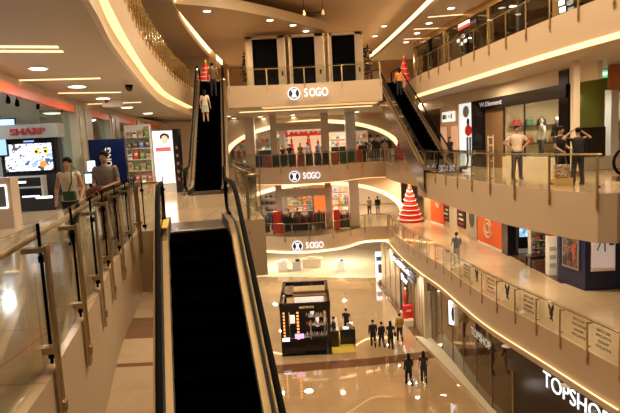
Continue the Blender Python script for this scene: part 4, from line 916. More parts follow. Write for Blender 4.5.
t = thing('column', 'tan column between the black pillar and the green wall', 'column', (gy(575, 130, 18.9).x, 18.9, L2Z)); MB().box((0, 0, 1.97), (.22, .22, 3.94)).build('shaft', cream, t); MB().box((0, 0, .1), (.26, .26, .2)).build('skirting', brass, t)
gA, gB = gy(576, 130, 23.3), gy(609, 130, 23.3)
struct('wall_right', MB().box(((gA.x + gB.x) / 2, 23.3, 12.37), (gB.x - gA.x, .2, 3.94)), green, 'olive green wall right of the shops')
q = gy(605, 74, 21.5); t = thing('exit_sign', 'small green lit exit sign above the olive wall', 'sign', (q.x, 21.5, q.z - .13)); MB().box((0, 0, .13), (.36, .06, .27)).build('box', mat('exit_green', (.1, .6, .3), .4, emit=(.15, .75, .35), es=.9), t)
MB().tube([(0, 0, .26), (0, 0, 14.35 - q.z + .13)], .012, 6).build('rod', brass, t); text('lettering', 'EXIT', .13, (q.x, 21.46, q.z), 0, whitee, t, .004, .003, align='CENTER')
q = gy(609, 120, 22.5); t = thing('column', 'pale narrow column right of the olive wall', 'column', (q.x + .1, 22.5, L2Z)); MB().box((0, 0, 1.6), (.3, .5, 3.2)).build('shaft', white, t); MB().box((0, 0, .05), (.34, .54, .1)).build('skirting', brass, t)
q = gy(616, 73, 20); o = MB().box((q.x + 1.4, 20, 13.85), (3.3, .2, .9)).build('header_board', mat('rust_header', (.38, .13, .03), .5, var=.2)); tag(o, 'rust orange header board at the right picture edge', 'board')
A = gy(593, 150, 21.5)
t = thing('cabinet', 'dark wooden cabinet against the olive wall', 'cabinet', (A.x + 0.1, 22.2, L2Z)); MB().box((0, 0, .95), (1.3, .5, 1.5)).build('body', mat('dark_cabinet', (.02, .012, .01), .4), t, bevel=.02)
for x in (-.32, .32): MB().box((x, -.26, .95), (.58, .03, 1.35)).build('door', mat('dark_cabinet_door', (.03, .018, .012), .35), t)
for x in (-.58, .58): MB().box((x, 0, .1), (.06, .4, .2)).build('foot', blackmt, t)
# ---- LEVEL 1 right shops
W1 = [(9.9, 44.5), (10.4, 41.2), (10.6, 38.8), (10.95, 33.6), (11.3, 31.4), (10.95, 30.0), (10.8, 23.9)]
struct('wall_right', MB().wall([(9.8, 45.9), (10.4, 41.2), (10.6, 38.8), (10.95, 33.6), (11.35, 31.4)], L1Z, 9.15, .15), mat('tan_hoarding_wall', (.62, .42, .22), .45), 'tan wall behind the orange hoardings')
def swirl(t, cx, cz, r, M):
    for rr, a0, a1 in ((r, .3, 6.0), (r * .55, 0, 6.28)):
        MB().tube([(cx + rr * math.cos(a0 + (a1 - a0) * k / 20), -.06, cz + rr * math.sin(a0 + (a1 - a0) * k / 20)) for k in range(21)], r * .11, 6).build('swirl_mark', M, t)
pale = mat('pale_print', (.80, .62, .45), .5)
for (pa, pb, l, s, txt) in ((433, 446, 'farther orange hoarding with a pale swirl', .45, False), (480.5, 504, 'nearer orange hoarding with a pale swirl and big letters', .55, True)):
    t, L, rz = wallpanel('hoarding_board', W1, pa, pb, 225, L1Z + .12, L1Z + 3.4, orange, l, 'hoarding', .1, off=.12)
    swirl(t, L * (-.05 if txt else .1), 1.0 if txt else 1.7, min(s, L * .33), pale)
    if txt: text('lettering', 'Pa', 1.0, world_mat(t) @ Vector((L * .3, -.07, 1.75)), rz, pale, t, .01, .02, roll=PI / 2, sx=1.0, align='LEFT')
    MB().box((0, -.02, -.06), (L, .14, .12)).build('plinth', white, t)
for (pa, pb, z1, l, M) in ((446.5, 452, 3.3, 'narrow black notice board left of the tan pilaster', blackmt), (460, 467.5, 3.3, 'black notice board with red and pale letters behind the man in blue', blackmt)):
    t, L, rz = wallpanel('notice_board', W1, pa, pb, 225, L1Z + .5, L1Z + z1, M, l, 'board', .1, off=.14)
    for k in range(8):
        MB().box((random.uniform(-.15, .1) * L, -.06, .25 + k * .32), (L * random.uniform(.45, .75), .02, .13)).build('printed_line', pale if k % 3 else redp, t)
t, L, rz = wallpanel('pilaster', W1, 453, 459.5, 225, L1Z, L1Z + 3.9, cream, 'tan pilaster between the two black notice boards', 'column', .3, off=.12)
t, L, rz = wallpanel('poster', W1, 469.5, 479, 225, L1Z + .1, L1Z + 3.2, mat('grey_figure_poster', (.38, .32, .26), .4), 'grey poster with a dark standing figure beside the nearer orange hoarding', 'poster', .08, off=.12)
MB().ell((0, -.05, 2.2), (L * .16, .02, .25)).build('printed_head', blackmt, t); MB().ell((0, -.05, 1.4), (L * .3, .02, .75)).build('printed_body', mat('printed_dark', (.06, .05, .05), .5), t)
# black fronted shop
t = thing('shopfront', 'black shopfront with an open bay right of the orange hoarding', 'shopfront', (11.0, 27.0, L1Z))
a = seg_at(W1, 505, 240); 
MB().box((.25, 3.2, 2.0), (.6, .9, 4.0)).build('pillar', black, t); MB().box((.1, 0, 3.6), (.3, 6.6, .8)).build('header', black, t)
MB().box((2.2, 3.4, 2.0), (3.6, .2, 4.0)).build('side_wall', black, t)
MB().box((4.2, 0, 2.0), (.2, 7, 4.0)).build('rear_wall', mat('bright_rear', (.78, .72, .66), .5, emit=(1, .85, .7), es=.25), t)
MB().box((2.2, 0, .012), (4.2, 6.6, .024)).build('wood_floor', woodf, t)
MB().box((1.2, 3.26, .14), (1.8, .06, .28)).build('pale_skirting', white, t)
q = gy(525, 229, 30.25); tv = thing('television', 'small bright blue screen on the black inner wall of the lower right shop', 'television', (q.x, 30.22, q.z - .5))
MB().box((0, 0, .5), (.78, .08, .95)).build('frame', black, tv); MB().box((0, -.05, .5), (.7, .012, .85)).build('screen', muralmat('blue_picture', [(.05, .2, .4), (.2, .5, .75), (.6, .8, .9), (.1, .3, .5)], 3, 1.0), tv)
# shoes/goods stand inside
shelf_unit(gy(543, 240, 28.5).x, 28.9, L1Z + .02, 1.1, 2.4, 5, 0.0, 'lit shelf of red and pale goods inside the black shop', wsh, carton, 'red or pale product on the lit shelf of the black shop', 'goods in the black shop', per=4)
q = gy(555, 262, 24.8); t = thing('display_stand', 'tall white display stand at the shop entrance', 'stand', (q.x, 25.2, L1Z + .02)); MB().box((0, 0, .95), (.42, .35, 1.9)).build('body', white, t, bevel=.02)
for z in (.5, .9, 1.3): MB().box((0, -.18, z), (.3, .02, .2)).build('label', mat('grey_label', (.4, .4, .42), .5), t)
MB().box((0, 0, 2.0), (.3, .25, .2)).build('header_card', redp, t)
t = thing('display_table', 'low black table of shoes inside the black shop', 'table', (gy(541, 248, 26.8).x, 27.0, L1Z + .02)); MB().box((0, 0, .55), (1.3, .7, .08)).build('tabletop', black, t)
for x in (-.55, .55):
    for y in (-.28, .28): MB().box((x, y, .26), (.06, .06, .52)).build('leg', black, t)
# navy kiosk block
K0, K1 = gz(585, 291, L1Z), gz(559, 281, L1Z)
t = thing('shop_block', 'navy blue shop block with posters on both visible faces', 'shopfront', (K0.x, K0.y, L1Z))
dk = (K1 - K0); rzk = math.atan2(dk.y, dk.x)
MB().prism([(0, 0), (3.4, 0.05), (3.4, 2.0), (dk.x, dk.y + 0.2), (dk.x, dk.y)], 0, 3.6).build('body', navy, t)
p = gy(603, 252, K0.y - .05); 
MB().box((p.x - K0.x, -.06, 1.95), (1.0, .06, 2.2)).build('poster_frame', white, t); MB().box((p.x - K0.x, -.1, 2.0), (.92, .03, 2.0)).build('poster', mat('pink_grey_poster', (.62, .50, .48), .4, emit=(.7, .55, .5), es=.35), t)
teal = mat('printed_teal', (.08, .35, .38), .5)
MB().tube([(p.x - K0.x - .25, -.125, 2.8), (p.x - K0.x - .1, -.125, 2.2), (p.x - K0.x - .28, -.125, 1.75)], .08, 6, flat=(1, .3)).build('printed_leg', teal, t); MB().tube([(p.x - K0.x - .02, -.125, 2.8), (p.x - K0.x + .02, -.125, 2.2), (p.x - K0.x + .05, -.125, 1.7)], .08, 6, flat=(1, .3)).build('printed_leg', teal, t)
MB().box((p.x - K0.x + .32, -.125, 2.3), (.2, .01, .7)).build('printed_tree', mat('printed_green', (.03, .1, .03), .5), t)
mid = dk / 2; nn = Vector((-dk.y, dk.x, 0)).normalized(); nn = nn if nn.x < 0 else -nn
MB().box((mid.x + nn.x * .05, mid.y + nn.y * .05, 1.95), (dk.length * .62, .06, 2.3), rzk).build('poster_frame', mat('grey_frame', (.25, .22, .2), .4), t); MB().box((mid.x + nn.x * .09, mid.y + nn.y * .09, 1.95), (dk.length * .54, .03, 2.1), rzk).build('poster', muralmat('dark_runner_poster', [(.06, .05, .05), (.16, .12, .1), (.03, .03, .03), (.3, .05, .04)], 2.2), t)

# ================================================================ GROUND LEVEL RIGHT SHOPS
base = smoothp([(5.95, 31.6), (6.3, 29.4), (6.95, 24.6), (7.2, 22.3), (7.95, 17.6), (8.6, 13.6), (9.0, 11.5)])
ledge = offs(base, .62); ledge = ledge if ledge[3][0] > base[3][0] else offs(base, -.62)
gl_path = offs([p for p in smoothp([(6.62, 31.0), (6.75, 29.6)] + [(6.88, 28.6), (7.05, 25.3), (7.3, 22.0), (7.98, 18.2), (8.42, 15.63), (8.7, 14.2), (9.1, 11.5)])], .26)
if gl_path[5][0] < 6.9: gl_path = offs(gl_path, -.52)
struct('trim_7', MB().prism(base + list(reversed(offs(gl_path, 0))), 0, .16), mat('pale_ledge', (.72, .62, .44), .35), 'pale ledge at the foot of the glazed shopfront')
def along(path, Y): return onpath(path, Y)[0]
qq = tuple(along(gl_path, 20.7)); nearp = [qq] + [p for p in gl_path if p[1] < 20.6]; farp = [p for p in gl_path if p[1] > 20.8] + [qq]
bronzeg = glassmat('bronze_shop_glass', (0.50, 0.42, 0.30), 2.6)
t = thing('glazed_shopfront', 'long bronze tinted shop glazing under the lower right balcony with a shop name', 'shopfront', (farp[0][0], farp[0][1], .16))
R = resample(farp, 1.7)
for i in range(len(R) - 1):
    a, b_ = R[i][0], R[i + 1][0]; d = b_ - a; c2 = (a + b_) / 2
    MB().box((c2.x, c2.y, 2.05), (d.length - .01, .03, 3.78), math.atan2(d.y, d.x)).build('pane', bronzeg, t, world=True)
    MB().box((a.x, a.y, 2.05), (.03, .06, 3.78), math.atan2(d.y, d.x)).build('mullion', brass, t, world=True)
b_ = along(base, 20.4); c2 = Vector(along(gl_path, 24.6)); d2 = Vector(along(gl_path, 22.0)) - c2
n2 = Vector((d2.y, -d2.x)).normalized(); n2 = n2 if n2.x < 0 else -n2
text('lettering', 'TOPSHOP', .52, (c2.x + n2.x * .06, c2.y + n2.y * .06, 2.9), math.atan2(d2.y, d2.x), mat('grey_letters', (.6, .58, .52), .4, emit=(.6, .58, .5), es=.35), t, .01, .0, sx=.95)
t2 = thing('shop_facade', 'black shop facade with large white lit letters at the lower right', 'shopfront', (nearp[0][0], nearp[0][1], .16))
MB().wall(nearp, .16, 3.95, .12).build('facade_panel', black, t2, world=True)
HBX = offs(nearp, 0)
p1_ = Vector(along(nearp, 18.35)); p2_ = Vector(along(nearp, 13.8)); dd = (p2_ - p1_); n3 = Vector((dd.y, -dd.x)).normalized(); n3 = n3 if n3.x < 0 else -n3
sgn = 1 if (Vector(offs(nearp, .1)[3]) - Vector(nearp[3])).x < 0 else -1
MB().wall(offs(nearp, sgn * .14), 2.75, L1Z - FT - .3, .2).build('sign_header', black, t2, world=True)
TS = p1_ + n3 * .27
text('lettering', 'TOPSHOP', .80, (TS.x, TS.y, 3.33), math.atan2(dd.y, dd.x), mat('shop_letter_lit', (1, 1, 1), .5, emit=(.9, .92, 1), es=1.0), t2, .015, -.006, sx=.93)
q = along(nearp, 16.2); MB().box((q.x + n3.x * .1, q.y + n3.y * .1, 1.6), (1.2, .06, 2.4), math.atan2(dd.y, dd.x)).build('brown_door', mat('brown_lit_door', (.16, .07, .03), .4), t2, world=True)
q = along(nearp, 20.6); MB().box((q.x, q.y, 2.05), (.14, .14, 3.78)).build('corner_strip', brass, t2, world=True)
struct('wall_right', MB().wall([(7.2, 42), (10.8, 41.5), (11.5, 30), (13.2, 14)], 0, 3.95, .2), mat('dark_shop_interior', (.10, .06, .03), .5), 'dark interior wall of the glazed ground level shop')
# racks inside the glazed shop
def rack(x, y, z, rz, w_, label, cols, h=1.35, group=None, frame=steel):
    t = thing('clothes_rack', label, 'clothes rack', (x, y, z), rz, group)
    for s in (-1, 1): MB().box((s * w_ / 2, 0, h / 2), (.04, .04, h)).build('upright', frame, t); MB().box((s * w_ / 2, 0, .03), (.05, .5, .05)).build('foot', frame, t)
    MB().tube([(-w_ / 2, 0, h), (w_ / 2, 0, h)], .018, 6).build('rail', frame, t)
    Rm = Matrix.Rotation(rz, 3, 'Z')
    n = int(w_ / .14)
    for k in range(n):
        M = cols[k % len(cols)]; v = Rm @ Vector((-w_ / 2 + .1 + k * (w_ - .2) / max(1, n - 1), 0, 0))
        hang(x + v.x, y + v.y, z + h, rz, M)
    return t
hp = {}
def hang(x, y, z, rz, M):
    if M.name not in hp:
        t = thing('hanging_garment', 'garment on a hanger, one of many on the racks', 'garment', (x, y, z), rz, 'garments on racks')
        MB().rings([(0, 0, -.85, .035, .20), (0, 0, -.4, .04, .19), (0, 0, -.12, .035, .21), (0, 0, -.05, .02, .08)], 10).build('cloth', M, t, True)
        MB().tube([(0, 0, -.06), (0, 0, .03)], .008, 5).build('hanger_hook', steel, t); hp[M.name] = t; return
    dup(hp[M.name], (x, y, z), rz)
gcol = [cl[0], cl[2], cl[1], cl[5], cl[4]]
rack(8.6, 26.5, 0, 1.4, 2.2, 'clothes rack behind the bronze glazing, farther one', gcol)
rack(8.9, 22.5, 0, 1.4, 2.2, 'clothes rack behind the bronze glazing, nearer one', gcol)
sc = gy(446, 300, 27.8)
t = thing('lit_screen', 'upright white lit screen with a figure just behind the bronze glazing', 'screen', (7.25, 27.4, 0), -1.0); MB().box((0, 0, 2.85), (.75, .12, 1.5)).build('case', black, t); MB().box((0, -.07, 2.85), (.6, .02, 1.3)).build('screen', mat('white_screen', (.8, .85, .9), .4, emit=(.85, .92, 1), es=1.5), t); MB().ell((0, -.085, 2.8), (.12, .01, .4)).build('screen_figure', mat('printed_dark', (.06, .05, .05)), t); MB().box((0, 0, 1.05), (.12, .1, 2.1)).build('stand', black, t)
# fashion house front
DW = [(5.9, 45.0), (6.1, 40.0), (6.3, 36.0), (6.45, 33.0), (6.55, 31.0)]
marb = mat('pale_marble_cladding', (.72, .60, .42), .2, var=.12, scale=1.5)
t = thing('boutique_front', 'pale marble boutique front with a slanting navy name board and black doorway', 'shopfront', (DW[0][0], DW[0][1], 0))
def dwp(Y): return Vector(along(DW, Y))
def dpart(name, Ya, Yb, z0, z1, M, o=.0, th=.2):
    Ys = [Ya] + [p[1] for p in DW if Yb < p[1] < Ya] + [Yb]; P = [tuple(dwp(Y)) for Y in Ys]; P = offs(P, o)
    MB().wall(P, z0, z1, th).build(name, M, t, world=True)
dpart('marble_pier', 44.9, 37.2, 0, 3.95, marb); dpart('marble_pier', 33.3, 31.0, 0, 3.95, marb); dpart('marble_header', 37.2, 33.3, 3.0, 3.95, marb)
dpart('recess', 37.2, 33.3, 0, 3.0, black, .12, .1)
dpart('gold_door_frame', 37.3, 37.1, 0, 3.0, brass, -.15, .1); dpart('gold_door_frame', 33.4, 33.2, 0, 3.0, brass, -.15, .1)
dpart('name_board', 39.0, 32.6, 3.15, 3.72, navy, -.2, .1)
for Y in (40.5, 36.5, 33.6, 31.6):
    q = dwp(Y); MB().box((q.x - .42, q.y, 3.85), (.4, .2, .08)).build('added_wall_lamp', steel, t, world=True); area(q.x - .5, q.y, 3.78, 45, .2, NEUT)  # lamps added only to brighten the marble front
u0 = dwp(38.8); u1 = dwp(32.8); du = u1 - u0
text('lettering', 'CHRISTIAN DIOR', .42, (u0.x - .27, u0.y, 3.43), math.atan2(du.y, du.x), whitee, t, .01, .01, sx=1.45)
v0 = dwp(36.9); text('lettering', 'Dior', .6, (v0.x - .15, v0.y, 2.55), math.atan2(du.y, du.x), whitee, t, .01, .01, sx=1.6)
for Y in (43, 41, 39, 32.7, 32.1, 31.5): 
    q = dwp(Y); MB().box((q.x - .12, q.y, 1.97), (.03, .05, 3.9)).build('marble_joint', brass, t, world=True)
struct('trim_8', MB().wall(offs([(5.55, 45), (5.75, 40), (5.95, 36), (6.1, 33), (6.15, 31.2)], 0), 0, .10, .35), bandm)
o = MB().box((6.0, 34.5, .25), (.55, 2.2, .5)).build('window_plinth', marb); tag(o, 'pale plinth carrying the red mannequin and bag at the boutique', 'plinth')
mq = garment_on_form((6.02, 34.9, .5), -PI / 2, 'mannequin in a red dress with a gold head in the boutique doorway', redd)
bg = thing('shopping_bag', 'large red shopping display bag before the boutique window', 'bag', (5.98, 34.0, .5), .3); MB().box((0, 0, .42), (.6, .3, .84)).build('body', mat('bright_red_bag', (.8, .03, .03), .4), bg); MB().tube([(-.15, 0, .84), (-.1, 0, 1.05), (.1, 0, 1.05), (.15, 0, .84)], .015, 6).build('handle', redp, bg); MB().box((0, -.16, .5), (.35, .01, .12)).build('print', pale, bg)

# ================================================================ KIOSK ON THE GROUND FLOOR
k0, k1, k2 = gz(282, 356, 0), gz(333, 355, 0), gz(358, 351, 0)
kx0, kx1, ky0, ky1, kh = -2.02, .85, 29.75, 34.8, 3.05
t = thing('kiosk', 'black framed cosmetics kiosk with gold name and lit columns on the ground floor', 'kiosk', (kx0, ky0, 0))
def kb(name, c, d, M, **k): return MB().box((c[0] - kx0, c[1] - ky0, c[2]), d).build(name, M, t, **k)
kb('floor_plate', ((kx0 + kx1) / 2, (ky0 + ky1) / 2, .03), (kx1 - kx0, ky1 - ky0, .06), black)
for x in (kx0 + .09, kx1 - .09):
    for y in (ky0 + .09, (ky0 + ky1) / 2, ky1 - .09): kb('post', (x, y, kh / 2), (.16, .16, kh), black)
for y in (ky0 + .08, (ky0 + ky1) / 2, ky1 - .08): kb('roof_beam', ((kx0 + kx1) / 2, y, kh - .12), (kx1 - kx0, .2, .28), black if y != (ky0 + ky1) / 2 else mat('bronze_beam', (.22, .12, .05), .3, .5))
for x in (kx0 + .08, kx1 - .08): kb('roof_beam', (x, (ky0 + ky1) / 2, kh - .12), (.2, ky1 - ky0, .28), black)
kb('roof_panel', ((kx0 + kx1) / 2, ky0 + 1.6, kh + .03), (kx1 - kx0 - .3, .5, .05), mat('bronze_beam', (.22, .12, .05)))
kb('roof_panel', (kx0 + .5, ky0 + 2.6, kh + .03), (.45, 2.6, .05), mat('bronze_beam', (.22, .12, .05)))
kb('front_header', ((kx0 + kx1) / 2, ky0 - .01, kh - .22), (kx1 - kx0, .06, .46), black)
strokes(((kx0 + kx1) / 2 + .1, ky0 - .05, kh - .2), 0, 9, .075, .13, mat('gold_letters', (.8, .5, .2), .4, emit=(.9, .6, .25), es=.4), t)
amber = mat('amber_lamp_lit', (1, .3, .08), .4, emit=(1, .30, .08), es=2.2)
kb('front_panel', (kx0 + .25, ky0 + .12, 1.35), (.5, .08, 2.6), black); kb('front_panel', (kx0 + 1.0, ky0 + .12, 1.35), (.22, .08, 2.6), black); kb('low_front', (kx0 + .75, ky0 + .15, .5), (1.2, .1, 1.0), black)
for (x, y, z, w_, h_) in ((-.9, 33.2, 2.0, .5, .8), (-.2, 32.6, 1.9, .25, 1.1), (.3, 33.5, 2.1, .5, .5), (-1.4, 31.5, 1.6, .3, .5), (.1, 31.2, 1.5, .2, .6)): kb('bright_display', (x, y, z), (w_, .1, h_), mat('bright_display', (.8, .75, .7), .4, emit=(.9, .85, .8), es=.5))
for x in (kx0 + .2, kx0 + 1.0):
    for z in range(9): kb('amber_light', (x, ky0 + .06, 1.0 + z * .19), (.12, .04, .10), amber)
kb('lit_panel', (kx0 + .28, ky0 + .03, .98), (.42, .05, .2), mat('lit_white_panel', (.9, .9, 1), .4, emit=(.8, .85, 1), es=1.6)); kb('lit_screen', (kx0 + 1.05, ky0 + .03, 1.15), (.5, .05, .26), mat('lit_violet_screen', (.7, .4, .9), .4, emit=(.75, .4, .9), es=1.3))
kb('counter', ((kx0 + kx1) / 2 + .35, ky0 + .5, .5), (1.6, .5, 1.0), black, bevel=.02)
kb('counter', (kx1 + .15, ky0 + 2.2, .5), (.6, 2.4, 1.0), mat('dark_brown_counter', (.03, .018, .01), .3), bevel=.02); kb('counter_top', (kx1 + .15, ky0 + 2.2, 1.02), (.66, 2.5, .04), steel)
kb('rear_cabinet', ((kx0 + kx1) / 2, ky1 - .5, .7), (2.2, .5, 1.4), mat('dark_brown_counter', (.03, .018, .01)))
kb('easel_frame', (kx0 + 1.72, ky0 + .15, 1.45), (.07, .05, 1.1), steel); kb('glass_shelf', (kx0 + 2.1, ky0 + .6, 1.6), (1.0, .35, .03), steel); kb('glass_shelf', (kx0 + 2.1, ky0 + .6, 2.1), (1.0, .35, .03), steel)
kb('backlit_panel', (kx0 + 1.6, ky1 - .3, 2.0), (1.8, .06, .9), mat('cream_lit_panel', (.85, .75, .6), .4, emit=(1, .85, .65), es=.6))
o = MB().prism([(kx1 + .02, ky0), (2.25, ky0 + .1), (2.0, ky0 + 2.6), (kx1 + .5, ky0 + 2.8), (kx1 + .02, ky0 + 2.8)], .007, .03).build('floor_mat', mat('yellow_carpet', (.62, .46, .05), .8)); tag(o, 'yellow floor mat at the right side of the kiosk', 'mat')
for k in range(26):
    x = kx0 + 1.5 + (k % 9) * .14; z = [1.012, 1.617, 2.117][k // 9]; y = ky0 + (.5 if k < 9 else .6)
    tt = MB().rings([(0, 0, 0, .035, .035), (0, 0, .13, .035, .035), (0, 0, .15, .015, .015), (0, 0, .2, .015, .015)], 10).build('perfume_bottle', [PM[1], PM[0], PM[5], steel][k % 4]); tt.location = (x, y, z); tag(tt, 'small bottle standing on the kiosk display', 'bottle', 'bottles on the kiosk')
area(kx0 + 1.4, ky0 + 1.2, kh - .35, 25, .5, NEUT)
for k, (px, py, l) in enumerate(((283, 262, 'leftmost white display table on the cream store floor'), (297, 262, 'grey display table left of centre on the cream store floor'), (312, 259, 'long pale counter on the cream store floor'), (341, 262, 'white display unit with blue label on the cream store floor'))):
    q = gz(px, py + 8, 0.02); t = thing('display_table', l, 'table', (q.x, q.y, .012)); w_ = [1.1, 1.0, 2.2, .8][k]; M = [white, lg, cream, white][k]
    MB().box((0, 0, .85), (w_, .9, .08)).build('tabletop', M, t); MB().box((0, 0, .4), (w_ * .8, .7, .8)).build('body', M, t)
    MB().box((0.1, -.1, .98), (w_ * .4, .3, .18)).build('display_riser', [white, blackmt, white, mat('blue_label', (.1, .2, .5), .4)][k], t)
t = thing('lightbox_stand', 'pale upright poster stand with blue band near the boutique corner', 'stand', (*gz(380, 276, .012).to_2d(), .012)); MB().box((0, 0, 1.1), (.7, .15, 2.2)).build('board', mat('lit_poster_white', (.9, .9, .9)), t); MB().box((0, -.09, 1.6), (.6, .02, .4)).build('blue_band', MATS['blue_label'], t); MB().box((0, -.09, .7), (.3, .02, .8)).build('dark_band', mat('dark_band', (.1, .1, .14), .5), t)
v = wmat @ Vector((-.9, 2.7, .5)); rack(v.x, v.y, v.z, rzw + .6, 1.7, 'clothes rack of pale and dark garments in the bright shop window', [cl[1], cl[0], cl[2], cl[1]], 1.5)
v = wmat @ Vector((.6, 2.9, .5)); rack(v.x, v.y, v.z, rzw + .6, 1.5, 'second clothes rack at the back of the bright shop window', [cl[0], cl[3], cl[0], cl[1]], 1.5)
for k in range(5):
    q = gy(366 + k * 6, 150, 47 + (k % 2)); garment_on_form((q.x, 47 + (k % 2) * 1.2, L2Z), .3 * k, 'mannequin behind the right half of the second level arch, %s' % ('first', 'second', 'third', 'fourth', 'fifth')[k] + ' from the grey column', [cl[0], cl[1], cl[0], cl[2], cl[0]][k], h=1.8)
for k in range(5):
    q = gy(283 + 0 * k, 150, 45); rack(q.x + 1.0 * k - 4.6, 48.5 + (k % 2), L2Z, 0, 1.5, 'clothes rack inside the second level store, %s' % ('first', 'second', 'third', 'fourth', 'fifth')[k] + ' from the left', [cl[0], PM[0], cl[1], cl[3]], 1.5)
# racks & red cabinets on the first level
redcab = mat('red_cabinet', (.42, .04, .025), .4)
for (px, Y, w_, h, l) in ((278, 42.0, .8, 1.7, 'red cabinet in the first level store nearest the left end'), (337, 42.2, .45, 1.6, 'narrow red cabinet left of the rainbow clothes on the first level')):
    q = gy(px, 225, Y); t = thing('cabinet', l, 'cabinet', (q.x, Y, L1Z)); MB().box((0, 0, h / 2), (w_, .6, h)).build('body', redcab, t, bevel=.02); MB().box((0, -.31, h / 2), (w_ * .85, .02, h * .85)).build('door', redp, t)
for (px, w_, l, cols) in ((268, 1.0, 'rack of blue and black clothes at the left end of the first level store', [cl[0], PM[4]]), (288, 1.1, 'rack of black clothes right of the red cabinet', [cl[0]]), (308, 2.0, 'gold framed rack of dark clothes beneath the two black shirts', [cl[0], cl[4], redp, cl[0]]), (323, 1.1, 'rack of grey coats left of the first level column', [cl[2], cl[0], cl[3]]), (344, 1.3, 'rack of dark clothes below the rainbow shirts', [cl[4], cl[2], redp])):
    Y = 41.7 if px < 330 else 42.4; q = gy(px, 225, Y); rack(q.x, Y, L1Z, 0, w_, l, cols, 1.5, frame=goldb)
rb = [(.7, .05, .03), (.8, .3, .02), (.8, .65, .05), (.08, .4, .1), (.05, .1, .4)]
q = gy(346, 203, 44); rack(q.x, 44.2, L1Z + .9, 0, 1.3, 'high rack of rainbow coloured shirts left of the broad first level column', [mat('shirt_%s' % 'abcde'[i], rb[i], .6) for i in range(5)], 1.6)
o = MB().box((q.x, 44.2, L1Z + .45), (1.5, .7, .9)).build('plinth_block', cream); tag(o, 'pale plinth under the high rack of rainbow shirts', 'plinth')
q = gy(323, 200, 50); o = MB().box((q.x, 49, L1Z + 1.5), (1.7, .1, 3.0)).build('lit_board', mat('orange_lit_board', (.85, .2, .04), .5, emit=(.9, .25, .05), es=.4)); tag(o, 'orange lit poster panel in the rear of the first level store', 'poster')
for (px, Y, z, l) in ((383, 45, L2Z, 'dark mannequin group right of the grey column, left one'), (374, 44.6, L2Z, 'dark mannequin in front of the arch right of the grey column'), (388, 45.2, L2Z, 'dark mannequin nearest the arch foot on the second level')):
    q = gy(px, 150, Y); garment_on_form((q.x, Y, z), 0, l, cl[0], h=1.9)


drk = mat('dark_fixture', (.02, .014, .012), .45)
for k, (px, Y, w_, h, l) in enumerate(((264, 42.6, .9, 1.0, 'low dark display chest at the left end of the first level store'), (284, 42.3, 1.1, 1.15, 'low dark display chest between red cabinet and black clothes rack'), (302, 42.6, 1.6, 1.0, 'low dark display chest behind the gold framed rack'), (320, 42.4, .9, 1.3, 'tall dark display chest left of the first level column'), (345, 43.1, .9, 1.0, 'low dark display chest beneath the rainbow shirts'))):
    q = gy(px, 225, Y); t = thing('display_chest', l, 'chest', (q.x, Y + .35, L1Z)); MB().box((0, 0, h / 2), (w_, .4, h)).build('body', drk, t, bevel=.02); MB().box((0, 0, h + .02), (w_ + .06, .46, .04)).build('top', goldb, t)
    for j in range(3): bag(q.x + (j - 1) * w_ * .3, Y + .35, L1Z + h + .05, w_ * .25, .28, 0, 'small article on a dark chest of the first level store', 'articles on the dark chests')
for k, (px, l) in enumerate(((262, 'far left of the store'), (268, 'left of the first column'), (335, 'right of the beam column'), (343, 'left of the broad grey column'), (362, 'right of the broad grey column'))):
    q = gy(px, 150, 44.8); t = thing('display_chest', 'dark merchandise chest on the second level, ' + l, 'chest', (q.x, 44.8, L2Z)); MB().box((0, 0, .65), (.6, .45, 1.3)).build('body', drk, t, bevel=.02); MB().box((0, 0, 1.32), (.66, .5, .04)).build('top', wsh, t)
    for j in range(2): bag(q.x + (j - .5) * .28, 44.8, L2Z + 1.345, .22, .3, 0, 'small article on a dark chest of the second level store', 'articles on the second level chests')
